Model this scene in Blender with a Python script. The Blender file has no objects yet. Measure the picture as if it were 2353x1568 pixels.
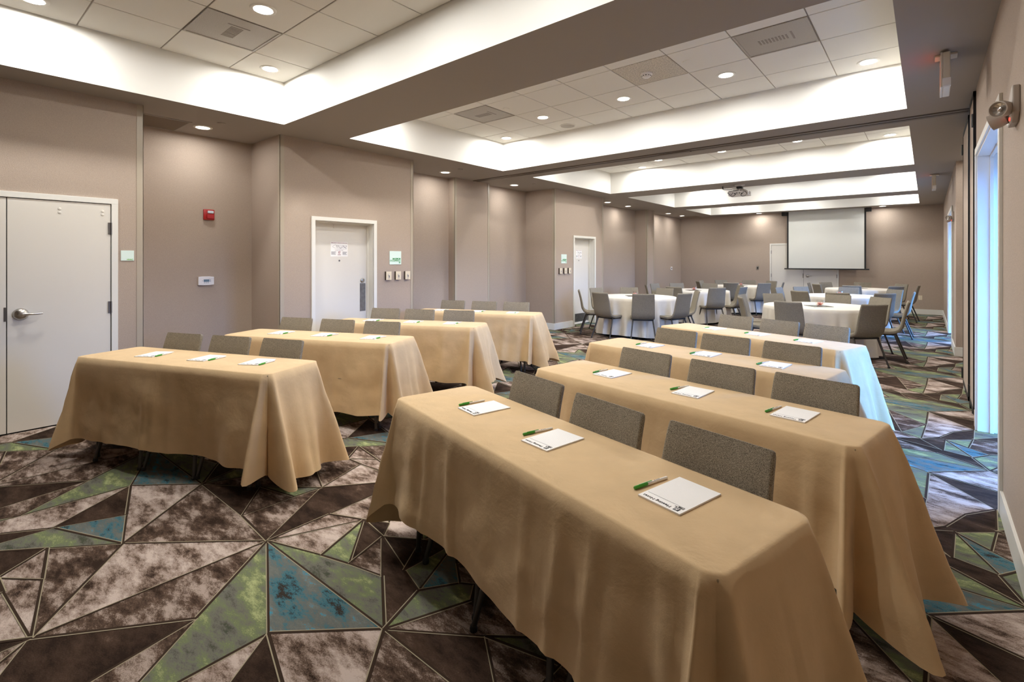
import bpy, bmesh, math, random
from mathutils import Vector, Matrix, noise

random.seed(7)
SC = bpy.context.scene
COL = SC.collection
PI = math.pi

# ------------------------------------------------------------------ camera, world, exposure
H_CAM = 1.487
cam_d = bpy.data.cameras.new('camera')
cam = bpy.data.objects.new('camera', cam_d)
COL.objects.link(cam)
cam.location = (0, 0, H_CAM)
cam.rotation_euler = (PI / 2, 0, math.radians(39.985))
cam_d.sensor_fit = 'HORIZONTAL'
cam_d.sensor_width = 36.0
cam_d.lens = 36.0 * 1137.4 / 2353.0
cam_d.shift_y = -(784.0 - 600.1) / 2353.0
cam_d.clip_start = 0.02
cam_d.clip_end = 200
SC.camera = cam

SC.view_settings.view_transform = 'Standard'
SC.view_settings.look = 'None'
SC.view_settings.exposure = 0.25
SC.view_settings.gamma = 1.0
SC.view_settings.use_curve_mapping = False
SC.cycles.max_bounces = 12
SC.cycles.diffuse_bounces = 8
SC.cycles.transparent_max_bounces = 12
SC.cycles.use_denoising = True
SC.cycles.sample_clamp_indirect = 8.0

SKY_STRENGTH = 10.0
SKY_COLOR = (0.12, 0.38, 1.0, 1)
HORIZON_COLOR = (0.5, 1.5, 4.0, 1)
GROUND_COLOR = (0.03, 0.032, 0.03, 1)
LAMP_SPILL = 4.5
LAMP_W = 20.0          # each recessed downlight in the coffers
SOFFIT_W = 7.0        # each downlight in the low soffit
LAMP_COL = (1.0, 0.985, 0.95)

w = bpy.data.worlds.new('sky')
SC.world = w
w.use_nodes = True
nt = w.node_tree
for n in list(nt.nodes):
    nt.nodes.remove(n)
tc = nt.nodes.new('ShaderNodeTexCoord')
sep = nt.nodes.new('ShaderNodeSeparateXYZ')
rmp = nt.nodes.new('ShaderNodeValToRGB')
bgn = nt.nodes.new('ShaderNodeBackground')
outn = nt.nodes.new('ShaderNodeOutputWorld')
nt.links.new(tc.outputs['Generated'], sep.inputs[0])
nt.links.new(sep.outputs['Z'], rmp.inputs[0])
rmp.color_ramp.elements[0].position = 0.03
rmp.color_ramp.elements[0].color = GROUND_COLOR
rmp.color_ramp.elements[1].position = 0.07
rmp.color_ramp.elements[1].color = HORIZON_COLOR
e_ = rmp.color_ramp.elements.new(0.55)
e_.color = SKY_COLOR
nt.links.new(rmp.outputs[0], bgn.inputs[0])
bgn.inputs[1].default_value = SKY_STRENGTH
nt.links.new(bgn.outputs[0], outn.inputs[0])


def portal(name, x, y0, y1, z0, z1):
    d = bpy.data.lights.new(name, 'AREA')
    d.shape = 'RECTANGLE'
    d.size = y1 - y0
    d.size_y = z1 - z0
    d.cycles.is_portal = True
    o = bpy.data.objects.new(name, d)
    COL.objects.link(o)
    o.location = (x, (y0 + y1) / 2, (z0 + z1) / 2)
    o.rotation_euler = Matrix(((0, 0, 1), (1, 0, 0), (0, 1, 0))).to_euler()   # -Z looks to -X
    return o


portal('window_portal', 1.22, 4.16, 5.92, 0.1, 2.36)
portal('window_portal', 1.22, 11.6, 13.5, 0.1, 2.36)

# ------------------------------------------------------------------ materials


def lin(r, g, b):
    f = lambda c: (c / 255) / 12.92 if c <= 10 else (((c / 255) + 0.055) / 1.055) ** 2.4
    return (f(r), f(g), f(b), 1)


def mat(name, col, rough=0.6, metal=0.0, spec=0.5, emit=None, estr=0, noise_s=0, noise_a=0.1, bump=0, bump_s=200, sheen=0):
    m = bpy.data.materials.new(name)
    m.use_nodes = True
    t = m.node_tree
    b = t.nodes['Principled BSDF']
    b.inputs['Base Color'].default_value = col
    b.inputs['Roughness'].default_value = rough
    b.inputs['Metallic'].default_value = metal
    b.inputs['Specular IOR Level'].default_value = spec
    if sheen:
        b.inputs['Sheen Weight'].default_value = sheen
    if emit:
        b.inputs['Emission Color'].default_value = emit
        b.inputs['Emission Strength'].default_value = estr
    if noise_s or bump:
        c = t.nodes.new('ShaderNodeTexCoord')
    if noise_s:
        n = t.nodes.new('ShaderNodeTexNoise')
        n.inputs['Scale'].default_value = noise_s
        n.inputs['Detail'].default_value = 4
        t.links.new(c.outputs['Object'], n.inputs['Vector'])
        r = t.nodes.new('ShaderNodeValToRGB')
        r.color_ramp.elements[0].position = 0.35
        r.color_ramp.elements[1].position = 0.65
        r.color_ramp.elements[0].color = tuple(x * (1 - noise_a) for x in col[:3]) + (1,)
        r.color_ramp.elements[1].color = tuple(min(1, x * (1 + noise_a)) for x in col[:3]) + (1,)
        t.links.new(n.outputs[0], r.inputs[0])
        t.links.new(r.outputs[0], b.inputs['Base Color'])
    if bump:
        n2 = t.nodes.new('ShaderNodeTexNoise')
        n2.inputs['Scale'].default_value = bump_s
        n2.inputs['Detail'].default_value = 3
        t.links.new(c.outputs['Object'], n2.inputs['Vector'])
        bp = t.nodes.new('ShaderNodeBump')
        bp.inputs['Strength'].default_value = bump
        bp.inputs['Distance'].default_value = 0.004
        t.links.new(n2.outputs[0], bp.inputs['Height'])
        t.links.new(bp.outputs[0], b.inputs['Normal'])
    return m


def carpet_mat(name, stops, scale=3.2, seed=0.0):
    m = bpy.data.materials.new(name)
    m.use_nodes = True
    t = m.node_tree
    b = t.nodes['Principled BSDF']
    b.inputs['Roughness'].default_value = 0.95
    b.inputs['Specular IOR Level'].default_value = 0.1
    c = t.nodes.new('ShaderNodeTexCoord')
    mp = t.nodes.new('ShaderNodeMapping')
    mp.inputs['Rotation'].default_value = (0, 0, math.radians(38))
    mp.inputs['Scale'].default_value = (1.0, 2.4, 1.0)
    mp.inputs['Location'].default_value = (seed, seed * 1.7, 0)
    t.links.new(c.outputs['Object'], mp.inputs[0])
    n1 = t.nodes.new('ShaderNodeTexNoise')
    n1.inputs['Scale'].default_value = scale
    n1.inputs['Detail'].default_value = 12
    n1.inputs['Roughness'].default_value = 0.72
    t.links.new(mp.outputs[0], n1.inputs['Vector'])
    n2 = t.nodes.new('ShaderNodeTexNoise')
    n2.inputs['Scale'].default_value = 190
    n2.inputs['Detail'].default_value = 2
    t.links.new(c.outputs['Object'], n2.inputs['Vector'])
    ad = t.nodes.new('ShaderNodeMath')
    ad.operation = 'MULTIPLY_ADD'
    ad.inputs[1].default_value = 0.16
    t.links.new(n2.outputs[0], ad.inputs[0])
    sb = t.nodes.new('ShaderNodeMath')
    sb.operation = 'SUBTRACT'
    sb.inputs[1].default_value = 0.08
    t.links.new(n1.outputs[0], sb.inputs[0])
    t.links.new(sb.outputs[0], ad.inputs[2])
    r = t.nodes.new('ShaderNodeValToRGB')
    els = r.color_ramp.elements
    els[0].position, els[0].color = stops[0]
    els[1].position, els[1].color = stops[-1]
    for p, cc in stops[1:-1]:
        e = els.new(p)
        e.color = cc
    t.links.new(ad.outputs[0], r.inputs[0])
    t.links.new(r.outputs[0], b.inputs['Base Color'])
    bp = t.nodes.new('ShaderNodeBump')
    bp.inputs['Strength'].default_value = 0.5
    bp.inputs['Distance'].default_value = 0.004
    t.links.new(n2.outputs[0], bp.inputs['Height'])
    t.links.new(bp.outputs[0], b.inputs['Normal'])
    return m


M = {}
M['wall'] = mat('taupe_wallcovering', lin(174, 158, 144), 0.8, spec=0.25, noise_s=160, noise_a=0.07, bump=0.35, bump_s=170)
M['guard'] = mat('taupe_corner_guard', lin(172, 160, 142), 0.45)
M['soffit'] = mat('taupe_ceiling_paint', lin(158, 150, 142), 0.85, spec=0.2)
M['white_wall'] = mat('white_coffer_paint', lin(226, 224, 218), 0.8, spec=0.2)
M['reveal'] = mat('white_reveal_paint', lin(232, 231, 229), 0.6, spec=0.3)
M['tile'] = mat('white_ceiling_tile', lin(228, 225, 218), 0.9, spec=0.1, noise_s=250, noise_a=0.02)
M['fissured'] = mat('fissured_ceiling_tile', lin(205, 198, 186), 0.9, spec=0.1, noise_s=70, noise_a=0.22, bump=0.6, bump_s=70)
M['tbar'] = mat('grey_ceiling_grid', lin(150, 140, 128), 0.7)
M['trim'] = mat('white_trim_paint', lin(228, 226, 219), 0.4)
M['door'] = mat('off_white_door_paint', lin(222, 217, 208), 0.5, spec=0.35)
M['chrome'] = mat('satin_nickel', lin(190, 186, 180), 0.28, 1.0)
M['steel'] = mat('brushed_steel', lin(150, 150, 150), 0.3, 1.0, noise_s=20, noise_a=0.15)
M['hinge'] = mat('dark_nickel', lin(120, 116, 112), 0.4, 1.0)
M['black'] = mat('black_plastic', lin(22, 20, 19), 0.5)
M['dark'] = mat('dark_gap', lin(14, 12, 11), 0.9)
M['leg'] = mat('dark_bronze_metal', lin(74, 70, 66), 0.38, 0.6)
M['cloth_tan'] = mat('tan_table_linen', lin(212, 183, 142), 0.9, spec=0.15, noise_s=9, noise_a=0.035, sheen=0.1)
M['cloth_white'] = mat('ivory_table_linen', lin(222, 215, 203), 0.9, spec=0.15, noise_s=8, noise_a=0.03, sheen=0.1)
M['paper'] = mat('white_paper', lin(246, 244, 242), 0.7)
M['ink'] = mat('dark_ink', lin(50, 48, 50), 0.8)
M['pen_white'] = mat('white_pen_plastic', lin(240, 234, 224), 0.3)
M['pen_green'] = mat('green_pen_plastic', lin(60, 150, 32), 0.3)
M['sign'] = mat('pale_mint_sign', lin(224, 242, 234), 0.25)
M['sign_green'] = mat('green_sign_ink', lin(40, 150, 70), 0.6)
M['hvac_green'] = mat('lime_sign_ink', lin(110, 180, 40), 0.6)
M['red_ink'] = mat('maroon_ink', lin(140, 60, 70), 0.7)
M['grey_ink'] = mat('grey_ink', lin(110, 108, 118), 0.7)
M['almond'] = mat('almond_plastic', lin(226, 212, 186), 0.4)
M['brown_side'] = mat('brown_plastic', lin(70, 56, 46), 0.5)
M['white_plastic'] = mat('white_plastic', lin(232, 228, 226), 0.4)
M['cream'] = mat('cream_plastic', lin(214, 204, 186), 0.5)
M['lcd'] = mat('grey_lcd', lin(98, 112, 116), 0.2)
M['red'] = mat('red_alarm_plastic', lin(165, 20, 22), 0.35)
M['strobe'] = mat('clear_strobe_lens', lin(205, 215, 225), 0.12)
M['lens'] = mat('lit_lens', lin(255, 250, 240), 0.5, emit=(1, 0.93, 0.84, 1), estr=6)
M['red_led'] = mat('red_led', lin(255, 60, 50), 0.4, emit=(1, 0.06, 0.04, 1), estr=2.2)
M['red_face'] = mat('red_lit_face', lin(200, 40, 30), 0.4, emit=(1, 0.05, 0.03, 1), estr=1.2)
M['screen'] = mat('grey_white_screen', lin(222, 223, 217), 0.85, spec=0.1)
M['vent'] = mat('perforated_vent_metal', lin(168, 160, 150), 0.55, 0.2, noise_s=260, noise_a=0.3)
M['vent_dark'] = mat('vent_inside', lin(140, 132, 123), 0.8)
M['grille'] = mat('taupe_grille_paint', lin(140, 124, 108), 0.6)
M['track'] = mat('bronze_track', lin(104, 92, 80), 0.45, 0.3)
M['grey_lamp'] = mat('grey_emergency_plastic', lin(176, 164, 152), 0.45)
M['reflector'] = mat('lamp_reflector', lin(190, 184, 178), 0.18, 0.8)
M['candy'] = mat('peach_candy', lin(236, 150, 130), 0.4)
M['mirror'] = mat('dark_mirror_mat', lin(84, 86, 84), 0.12, 0.9)
M['tan_wood'] = mat('tan_table_laminate', lin(180, 160, 130), 0.5)

# tweed upholstery
m = bpy.data.materials.new('grey_tweed')
m.use_nodes = True
t = m.node_tree
b = t.nodes['Principled BSDF']
b.inputs['Roughness'].default_value = 0.95
b.inputs['Specular IOR Level'].default_value = 0.15
c = t.nodes.new('ShaderNodeTexCoord')
n = t.nodes.new('ShaderNodeTexNoise')
n.inputs['Scale'].default_value = 430
n.inputs['Detail'].default_value = 2
t.links.new(c.outputs['Object'], n.inputs['Vector'])
r = t.nodes.new('ShaderNodeValToRGB')
r.color_ramp.elements[0].position = 0.34
r.color_ramp.elements[0].color = lin(92, 85, 74)
r.color_ramp.elements[1].position = 0.68
r.color_ramp.elements[1].color = lin(172, 163, 146)
t.links.new(n.outputs[0], r.inputs[0])
t.links.new(r.outputs[0], b.inputs['Base Color'])
bp = t.nodes.new('ShaderNodeBump')
bp.inputs['Strength'].default_value = 0.4
bp.inputs['Distance'].default_value = 0.003
t.links.new(n.outputs[0], bp.inputs['Height'])
t.links.new(bp.outputs[0], b.inputs['Normal'])
M['tweed'] = m

# thin glass
m = bpy.data.materials.new('clear_glass')
m.use_nodes = True
t = m.node_tree
for x in list(t.nodes):
    t.nodes.remove(x)
tr = t.nodes.new('ShaderNodeBsdfTransparent')
gl = t.nodes.new('ShaderNodeBsdfGlossy')
gl.inputs['Roughness'].default_value = 0.02
mx = t.nodes.new('ShaderNodeMixShader')
mx.inputs[0].default_value = 0.08
o = t.nodes.new('ShaderNodeOutputMaterial')
t.links.new(tr.outputs[0], mx.inputs[1])
t.links.new(gl.outputs[0], mx.inputs[2])
t.links.new(mx.outputs[0], o.inputs[0])
M['glass'] = m

# crumpled linen relief
for mm_ in (M['cloth_tan'], M['cloth_white']):
    t = mm_.node_tree
    b = t.nodes['Principled BSDF']
    c = t.nodes.new('ShaderNodeTexCoord')
    n = t.nodes.new('ShaderNodeTexNoise')
    n.inputs['Scale'].default_value = 7.0
    n.inputs['Detail'].default_value = 5
    n.inputs['Roughness'].default_value = 0.55
    n.inputs['Distortion'].default_value = 0.25
    t.links.new(c.outputs['Object'], n.inputs['Vector'])
    n2 = t.nodes.new('ShaderNodeTexNoise')
    n2.inputs['Scale'].default_value = 520
    t.links.new(c.outputs['Object'], n2.inputs['Vector'])
    b1 = t.nodes.new('ShaderNodeBump')
    b1.inputs['Strength'].default_value = 0.2 if mm_ is M['cloth_tan'] else 0.1
    b1.inputs['Distance'].default_value = 0.03
    t.links.new(n.outputs[0], b1.inputs['Height'])
    b2 = t.nodes.new('ShaderNodeBump')
    b2.inputs['Strength'].default_value = 0.12
    b2.inputs['Distance'].default_value = 0.003
    t.links.new(n2.outputs[0], b2.inputs['Height'])
    t.links.new(b1.outputs[0], b2.inputs['Normal'])
    t.links.new(b2.outputs[0], b.inputs['Normal'])

# ruled paper
m = bpy.data.materials.new('ruled_paper')
m.use_nodes = True
t = m.node_tree
b = t.nodes['Principled BSDF']
b.inputs['Roughness'].default_value = 0.7
c = t.nodes.new('ShaderNodeTexCoord')
sp = t.nodes.new('ShaderNodeSeparateXYZ')
t.links.new(c.outputs['Object'], sp.inputs[0])
ml = t.nodes.new('ShaderNodeMath')
ml.operation = 'MULTIPLY'
ml.inputs[1].default_value = 1 / 0.0065
t.links.new(sp.outputs['Y'], ml.inputs[0])
fr = t.nodes.new('ShaderNodeMath')
fr.operation = 'FRACT'
t.links.new(ml.outputs[0], fr.inputs[0])
lt = t.nodes.new('ShaderNodeMath')
lt.operation = 'LESS_THAN'
lt.inputs[1].default_value = 0.12
t.links.new(fr.outputs[0], lt.inputs[0])
gt = t.nodes.new('ShaderNodeMath')
gt.operation = 'GREATER_THAN'
gt.inputs[1].default_value = -0.062
t.links.new(sp.outputs['Y'], gt.inputs[0])
mu = t.nodes.new('ShaderNodeMath')
mu.operation = 'MULTIPLY'
t.links.new(lt.outputs[0], mu.inputs[0])
t.links.new(gt.outputs[0], mu.inputs[1])
mc = t.nodes.new('ShaderNodeMix')
mc.data_type = 'RGBA'
mc.inputs[6].default_value = lin(246, 244, 242)
mc.inputs[7].default_value = lin(205, 205, 208)
t.links.new(mu.outputs[0], mc.inputs[0])
t.links.new(mc.outputs[2], b.inputs['Base Color'])
M['ruled'] = m

DK, MD, LT = lin(50, 37, 29), lin(104, 86, 74), lin(196, 180, 170)
M['c_light'] = carpet_mat('carpet_light_brown', [(0.36, DK), (0.43, MD), (0.50, lin(158, 140, 129)), (0.60, LT)], 4.0, 0.0)
M['c_mid'] = carpet_mat('carpet_mid_brown', [(0.40, DK), (0.50, lin(92, 74, 62)), (0.60, lin(168, 151, 140))], 4.0, 3.1)
M['c_dark'] = carpet_mat('carpet_dark_brown', [(0.42, lin(42, 30, 23)), (0.60, lin(74, 57, 46)), (0.76, lin(130, 112, 100))], 3.0, 7.7)
M['c_green'] = carpet_mat('carpet_green', [(0.36, lin(70, 74, 60)), (0.45, lin(108, 106, 98)), (0.54, lin(112, 122, 86)), (0.64, lin(166, 172, 124))], 3.4, 5.2)
M['c_blue'] = carpet_mat('carpet_teal', [(0.38, lin(56, 48, 42)), (0.44, lin(62, 112, 124)), (0.50, lin(100, 104, 100)), (0.58, lin(112, 114, 108)), (0.62, lin(66, 140, 162))], 4.0, 9.4)
M['pile_dark'] = mat('carpet_dark_line', lin(58, 45, 36), 0.95, spec=0.1)
M['pile_light'] = mat('carpet_pale_line', lin(158, 148, 124), 0.95, spec=0.1)

# ------------------------------------------------------------------ mesh helpers


class MB:
    def __init__(s):
        s.v, s.f, s.mi = [], [], []

    def add(s, vs, fs, mi=0):
        o = len(s.v)
        s.v += [tuple(p) for p in vs]
        s.f += [tuple(i + o for i in f) for f in fs]
        s.mi += [mi] * len(fs)
        return s

    def box(s, x0, x1, y0, y1, z0, z1, mi=0):
        vs = [(x, y, z) for z in (z0, z1) for y in (y0, y1) for x in (x0, x1)]
        fs = [(0, 2, 3, 1), (4, 5, 7, 6), (0, 1, 5, 4), (2, 6, 7, 3), (0, 4, 6, 2), (1, 3, 7, 5)]
        return s.add(vs, fs, mi)

    def prism(s, poly, axis, a, b, mi=0):
        """poly: 2D points; extruded along axis (0,1,2) from a to b."""
        n = len(poly)

        def p3(p, t):
            q = list(p)
            q.insert(axis, t)
            return tuple(q)
        vs = [p3(p, a) for p in poly] + [p3(p, b) for p in poly]
        fs = [tuple(range(n))[::-1], tuple(range(n, 2 * n))]
        fs += [(i, (i + 1) % n, (i + 1) % n + n, i + n) for i in range(n)]
        return s.add(vs, fs, mi)

    def lathe(s, prof, c=(0, 0, 0), n=20, axis=2, mi=0, cap=True):
        """prof: (r, h) list along the axis."""
        vs, fs = [], []
        for r, h in prof:
            for k in range(n):
                a = 2 * PI * k / n
                p = [r * math.cos(a), r * math.sin(a)]
                p.insert(axis, h)
                vs.append((p[0] + c[0], p[1] + c[1], p[2] + c[2]))
        for i in range(len(prof) - 1):
            for k in range(n):
                k2 = (k + 1) % n
                fs.append((i * n + k, i * n + k2, (i + 1) * n + k2, (i + 1) * n + k))
        if cap:
            fs.append(tuple(range(n))[::-1])
            e = (len(prof) - 1) * n
            fs.append(tuple(range(e, e + n)))
        return s.add(vs, fs, mi)

    def tube(s, pts, r, n=8, mi=0, flat=1.0):
        """r: number or list; round tube along pts."""
        pts = [Vector(p) for p in pts]
        rs = r if isinstance(r, (list, tuple)) else [r] * len(pts)
        vs, fs = [], []
        ref = Vector((0, 0, 1))
        for i, p in enumerate(pts):
            d = (pts[min(i + 1, len(pts) - 1)] - pts[max(i - 1, 0)]).normalized()
            if abs(d.dot(ref)) > 0.95:
                ref2 = Vector((1, 0, 0))
            else:
                ref2 = ref
            a = d.cross(ref2).normalized()
            b2 = d.cross(a).normalized()
            for k in range(n):
                t = 2 * PI * k / n
                vs.append(p + a * math.cos(t) * rs[i] + b2 * math.sin(t) * rs[i] * flat)
        for i in range(len(pts) - 1):
            for k in range(n):
                k2 = (k + 1) % n
                fs.append((i * n + k, i * n + k2, (i + 1) * n + k2, (i + 1) * n + k))
        fs.append(tuple(range(n)))
        e = (len(pts) - 1) * n
        fs.append(tuple(range(e, e + n))[::-1])
        return s.add(vs, fs, mi)

    def mesh(s, name, mats, smooth=False, bevel=0):
        me = bpy.data.meshes.new(name)
        me.from_pydata(s.v, [], s.f)
        if not isinstance(mats, (list, tuple)):
            mats = [mats]
        for mm in mats:
            me.materials.append(mm)
        me.polygons.foreach_set('material_index', s.mi)
        bm = bmesh.new()
        bm.from_mesh(me)
        bmesh.ops.recalc_face_normals(bm, faces=bm.faces)
        if bevel:
            es = [e for e in bm.edges if len(e.link_faces) == 2 and e.calc_face_angle(0) > 0.6]
            bmesh.ops.bevel(bm, geom=es, offset=bevel, segments=2, profile=0.5, affect='EDGES')
        bm.to_mesh(me)
        bm.free()
        if smooth:
            me.polygons.foreach_set('use_smooth', [True] * len(me.polygons))
            me.set_sharp_from_angle(angle=math.radians(smooth if smooth is not True else 40))
        me.update()
        return me

    def build(s, name, mats, parent=None, smooth=False, bevel=0, loc=None, rz=0):
        return link(name, s.mesh(name, mats, smooth, bevel), parent, loc, rz)


def link(name, data, parent=None, loc=None, rz=0):
    o = bpy.data.objects.new(name, data)
    COL.objects.link(o)
    if parent:
        o.parent = parent
    if loc:
        o.location = loc
    if rz:
        o.rotation_euler = (0, 0, rz)
    return o


def tag(o, label, cat, group=None):
    o['label'] = label
    o['category'] = cat
    if group:
        o['group'] = group
    return o


def thing(name, label, cat, loc=(0, 0, 0), rz=0, group=None):
    return tag(link(name, None, None, loc, rz), label, cat, group)


def struct(o):
    o['kind'] = 'structure'
    return o


def dup(root, loc, rz, label, group=None):
    r2 = root.copy()
    COL.objects.link(r2)
    r2.location = loc
    r2.rotation_euler = (0, 0, rz)
    r2['label'] = label
    if group:
        r2['group'] = group
    for ch in list(root.children):
        c2 = ch.copy()
        COL.objects.link(c2)
        c2.parent = r2
        for g in list(ch.children):
            d2 = g.copy()
            COL.objects.link(d2)
            d2.parent = c2
    return r2


def text_mesh(name, body, size, align='LEFT', bold=0.0, spacing=1.0):
    cu = bpy.data.curves.new(name, 'FONT')
    cu.body = body
    cu.size = size
    cu.align_x = align
    cu.offset = bold
    cu.space_character = spacing
    cu.space_line = 0.82
    cu.resolution_u = 2
    cu.extrude = 0.0003
    ob = bpy.data.objects.new(name, cu)
    COL.objects.link(ob)
    dg = bpy.context.evaluated_depsgraph_get()
    me = bpy.data.meshes.new_from_object(ob.evaluated_get(dg))
    me.name = name
    bpy.data.objects.remove(ob)
    bpy.data.curves.remove(cu)
    return me


# ------------------------------------------------------------------ room shell
ZS, ZT = 3.048, 3.524
XL, XR = -5.635, -0.158
BAYS = [(-0.31, 2.662), (3.498, 6.478), (7.318, 10.281), (11.133, 14.085), (14.914, 17.248)]
YB, YF = -3.2, 17.96

# --- carpet floor from the repeating woven tile (2.022 m x 1.83 m)
TX, TY = 2.022, 1.83
N = dict(A=(-2.685, 1.18), B=(-1.68, 1.20), D=(-3.24, .68), E=(-2.705, .275), F=(-2.015, .89), G=(-2.25, 1.595), H=(-3.04, 1.685),
         J=(-2.48, 1.63), K=(-2.345, 1.298), M=(-2.175, 1.348), L=(-1.97, 1.396), N=(-2.69, 1.536), O=(-2.335, 1.697), P=(-3.174, .235),
         P1=(-3.333, .228), Q=(-3.487, .417), R=(-3.16, .36), T=(-3.73, .47), b=(-3.592, .772), g=(-2.33, .733), u=(-2.2, -.01),
         c=(-2.03, .367), S=(-2.06, -.12), s=(-1.945, .02), l=(-1.851, .274), V=(-1.73, .13), t=(-1.908, -.02), d=(-1.925, -.34),
         U=(-1.757, -.39), w=(-1.77, -.14), x=(-1.65, -.235), y=(-1.59, -.2), z=(-1.53, -.285), C1=(-3.063, 1.201), C2=(-3.36, 1.435),
         C3=(-3.056, 1.51))
# each face: colour, then nodes; suffix > < shift one tile right / left, ^ v shift one tile up / down
FACES = '''U A F B|G A B L M K|K G d^ U^ B L|G A F c g|M g c u|G u c S|L F T> l s S c|K S s l T> V t|G V T> D> Q>|K S t d|G t d U|U t U x w
G t V w|G B U^ x^ y^ z^|M V^ H> C2> B z^ y^ x^ w^|K G S^ d^|L E^ O G S^ u^|K E g u|M E A g|L D E A|M D A C1 B<|L D b F< B<|U T b D|K T F< b
M D Q R E|L Q P1 R|L P1 P E R|K V< P1 Q|M V<^ H P^ P1^|L H P^ E^|K A H E^ N|L A N J|L A J K|G K J M|K J G M|M M G L|K J O G|L N E^ O J
K B< C1 C2|M C1 C2 C3|G C2 H C3|M C1 C3 H A'''
CI = dict(L=0, M=1, K=2, G=3, U=4)


def node(tok):
    k = tok.rstrip('<>^v')
    sx = tok.count('>') - tok.count('<')
    sy = tok.count('^') - (tok.count('v') if k != 'v' else 0)
    return (N[k][0] + sx * TX, N[k][1] + sy * TY)


faces0 = []
for ln in FACES.replace('\n', '|').split('|'):
    tk = ln.split()
    faces0.append((CI[tk[0]], [node(q) for q in tk[1:]]))
# edges of one tile, unique modulo the lattice
edges0, seen_e = [], []
for ci, ps in faces0:
    for i in range(len(ps)):
        a, b2 = ps[i], ps[(i + 1) % len(ps)]
        mx_, my_ = (a[0] + b2[0]) / 2, (a[1] + b2[1]) / 2
        dx_, dy_ = abs(a[0] - b2[0]), abs(a[1] - b2[1])
        dup_e = False
        for (ex, ey, edx, edy) in seen_e:
            gx = (mx_ - ex + TX / 2) % TX - TX / 2
            gy = (my_ - ey + TY / 2) % TY - TY / 2
            if abs(gx) < .012 and abs(gy) < .012 and abs(dx_ - edx) < .02 and abs(dy_ - edy) < .02:
                dup_e = True
                break
        if dup_e:
            continue
        seen_e.append((mx_, my_, dx_, dy_))
        edges0.append((a, b2))
bm = bmesh.new()
lay = {}
for ix in range(-3, 4):
    for iy in range(-2, 11):
        for ci, ps in faces0:
            q = [(p[0] + ix * TX, p[1] + iy * TY) for p in ps]
            if max(p[0] for p in q) < -7.1 or min(p[0] for p in q) > 1.5 or max(p[1] for p in q) < YB or min(p[1] for p in q) > YF:
                continue
            vs = []
            for p in q:
                k = (round(p[0], 3), round(p[1], 3))
                if k not in lay:
                    lay[k] = bm.verts.new((p[0], p[1], 0))
                vs.append(lay[k])
            try:
                f = bm.faces.new(vs)
            except ValueError:
                continue
            f.material_index = ci
            f.normal_update()
            if f.normal.z < 0:
                f.normal_flip()
CLIP = [((-7.1, 0, 0), (-1, 0, 0)), ((1.45, 0, 0), (1, 0, 0)), ((0, YB, 0), (0, -1, 0)), ((0, YF + .05, 0), (0, 1, 0))]


def clip(bm):
    for co, no in CLIP:
        bmesh.ops.bisect_plane(bm, geom=bm.verts[:] + bm.edges[:] + bm.faces[:], plane_co=co, plane_no=no, clear_outer=True)


clip(bm)
me = bpy.data.meshes.new('floor')
bm.to_mesh(me)
bm.free()
for k in ('c_light', 'c_mid', 'c_dark', 'c_green', 'c_blue'):
    me.materials.append(M[k])
floor = struct(link('floor', me))

ln_b = MB()
rl = random.Random(3)
for ix in range(-3, 4):
    for iy in range(-2, 11):
        for ei, (a, b2) in enumerate(edges0):
            p = Vector((a[0] + ix * TX, a[1] + iy * TY))
            q = Vector((b2[0] + ix * TX, b2[1] + iy * TY))
            if max(p.x, q.x) < -7.1 or min(p.x, q.x) > 1.5 or max(p.y, q.y) < YB or min(p.y, q.y) > YF:
                continue
            dv = (q - p).normalized()
            nv = Vector((-dv.y, dv.x)) * (1 if ei % 3 else -1)
            wd, wl = (0.0062, 0.0048) if ei % 2 else (0.0046, 0.004)
            for o0, o1, mi in ((-wd, wd, 0), (wd, wd + wl, 1)):
                vv = [p + nv * o0, q + nv * o0, q + nv * o1, p + nv * o1]
                ln_b.add([(k.x, k.y, 0.0008 + ei * 0.000012 + mi * 0.000005) for k in vv], [(0, 1, 2, 3)], mi)
lm = ln_b.mesh('pile_line', [M['pile_dark'], M['pile_light']])
bm = bmesh.new()
bm.from_mesh(lm)
clip(bm)
bm.to_mesh(lm)
bm.free()
pl = link('pile_line', lm, floor)
pl['kind'] = 'stuff'

# --- left wall with its projecting columns, recessed bays and two door openings
XA, XB, XC, XD, XE = -6.03, -6.114, -6.77, -6.155, -6.54
ZW = 3.06
wl = MB()
wl.box(-7.2, XA, YB, 1.425, 0, ZW)
wl.box(-7.2, -6.93, 1.425, 2.838, 0, ZW)
D2 = (3.29, 4.18, 2.02)
D3 = (9.54, 10.42, 2.02)
for x, y0, y1, dd in ((XB, 2.838, 4.90, D2), (XD, 8.76, 10.854, D3)):
    wl.box(-7.2, x, y0, dd[0], 0, ZW)
    wl.box(-7.2, x, dd[1], y1, 0, ZW)
    wl.box(-7.2, x, dd[0], dd[1], dd[2], ZW)
    wl.box(-7.2, x - 0.19, dd[0], dd[1], 0, dd[2])
for x, y0, y1 in ((-6.94, 4.90, 6.405), (XC, 6.405, 7.361), (-6.94, 7.361, 8.76), (-6.94, 10.854, 14.2), (XE, 14.2, 14.7), (-6.95, 14.7, YF + .1)):
    wl.box(-7.2, x, y0, y1, 0, ZW)
wall_l = struct(wl.build('wall_left', M['wall']))

wf = MB()
wf.box(-7.2, 1.4, YF, YF + 0.12, 0, ZW)
struct(wf.build('wall_far', M['wall']))
wb = MB()
wb.box(-7.2, 1.4, YB - 0.12, YB, 0, ZT + .2)
struct(wb.build('wall_back', M['wall']))

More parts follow.
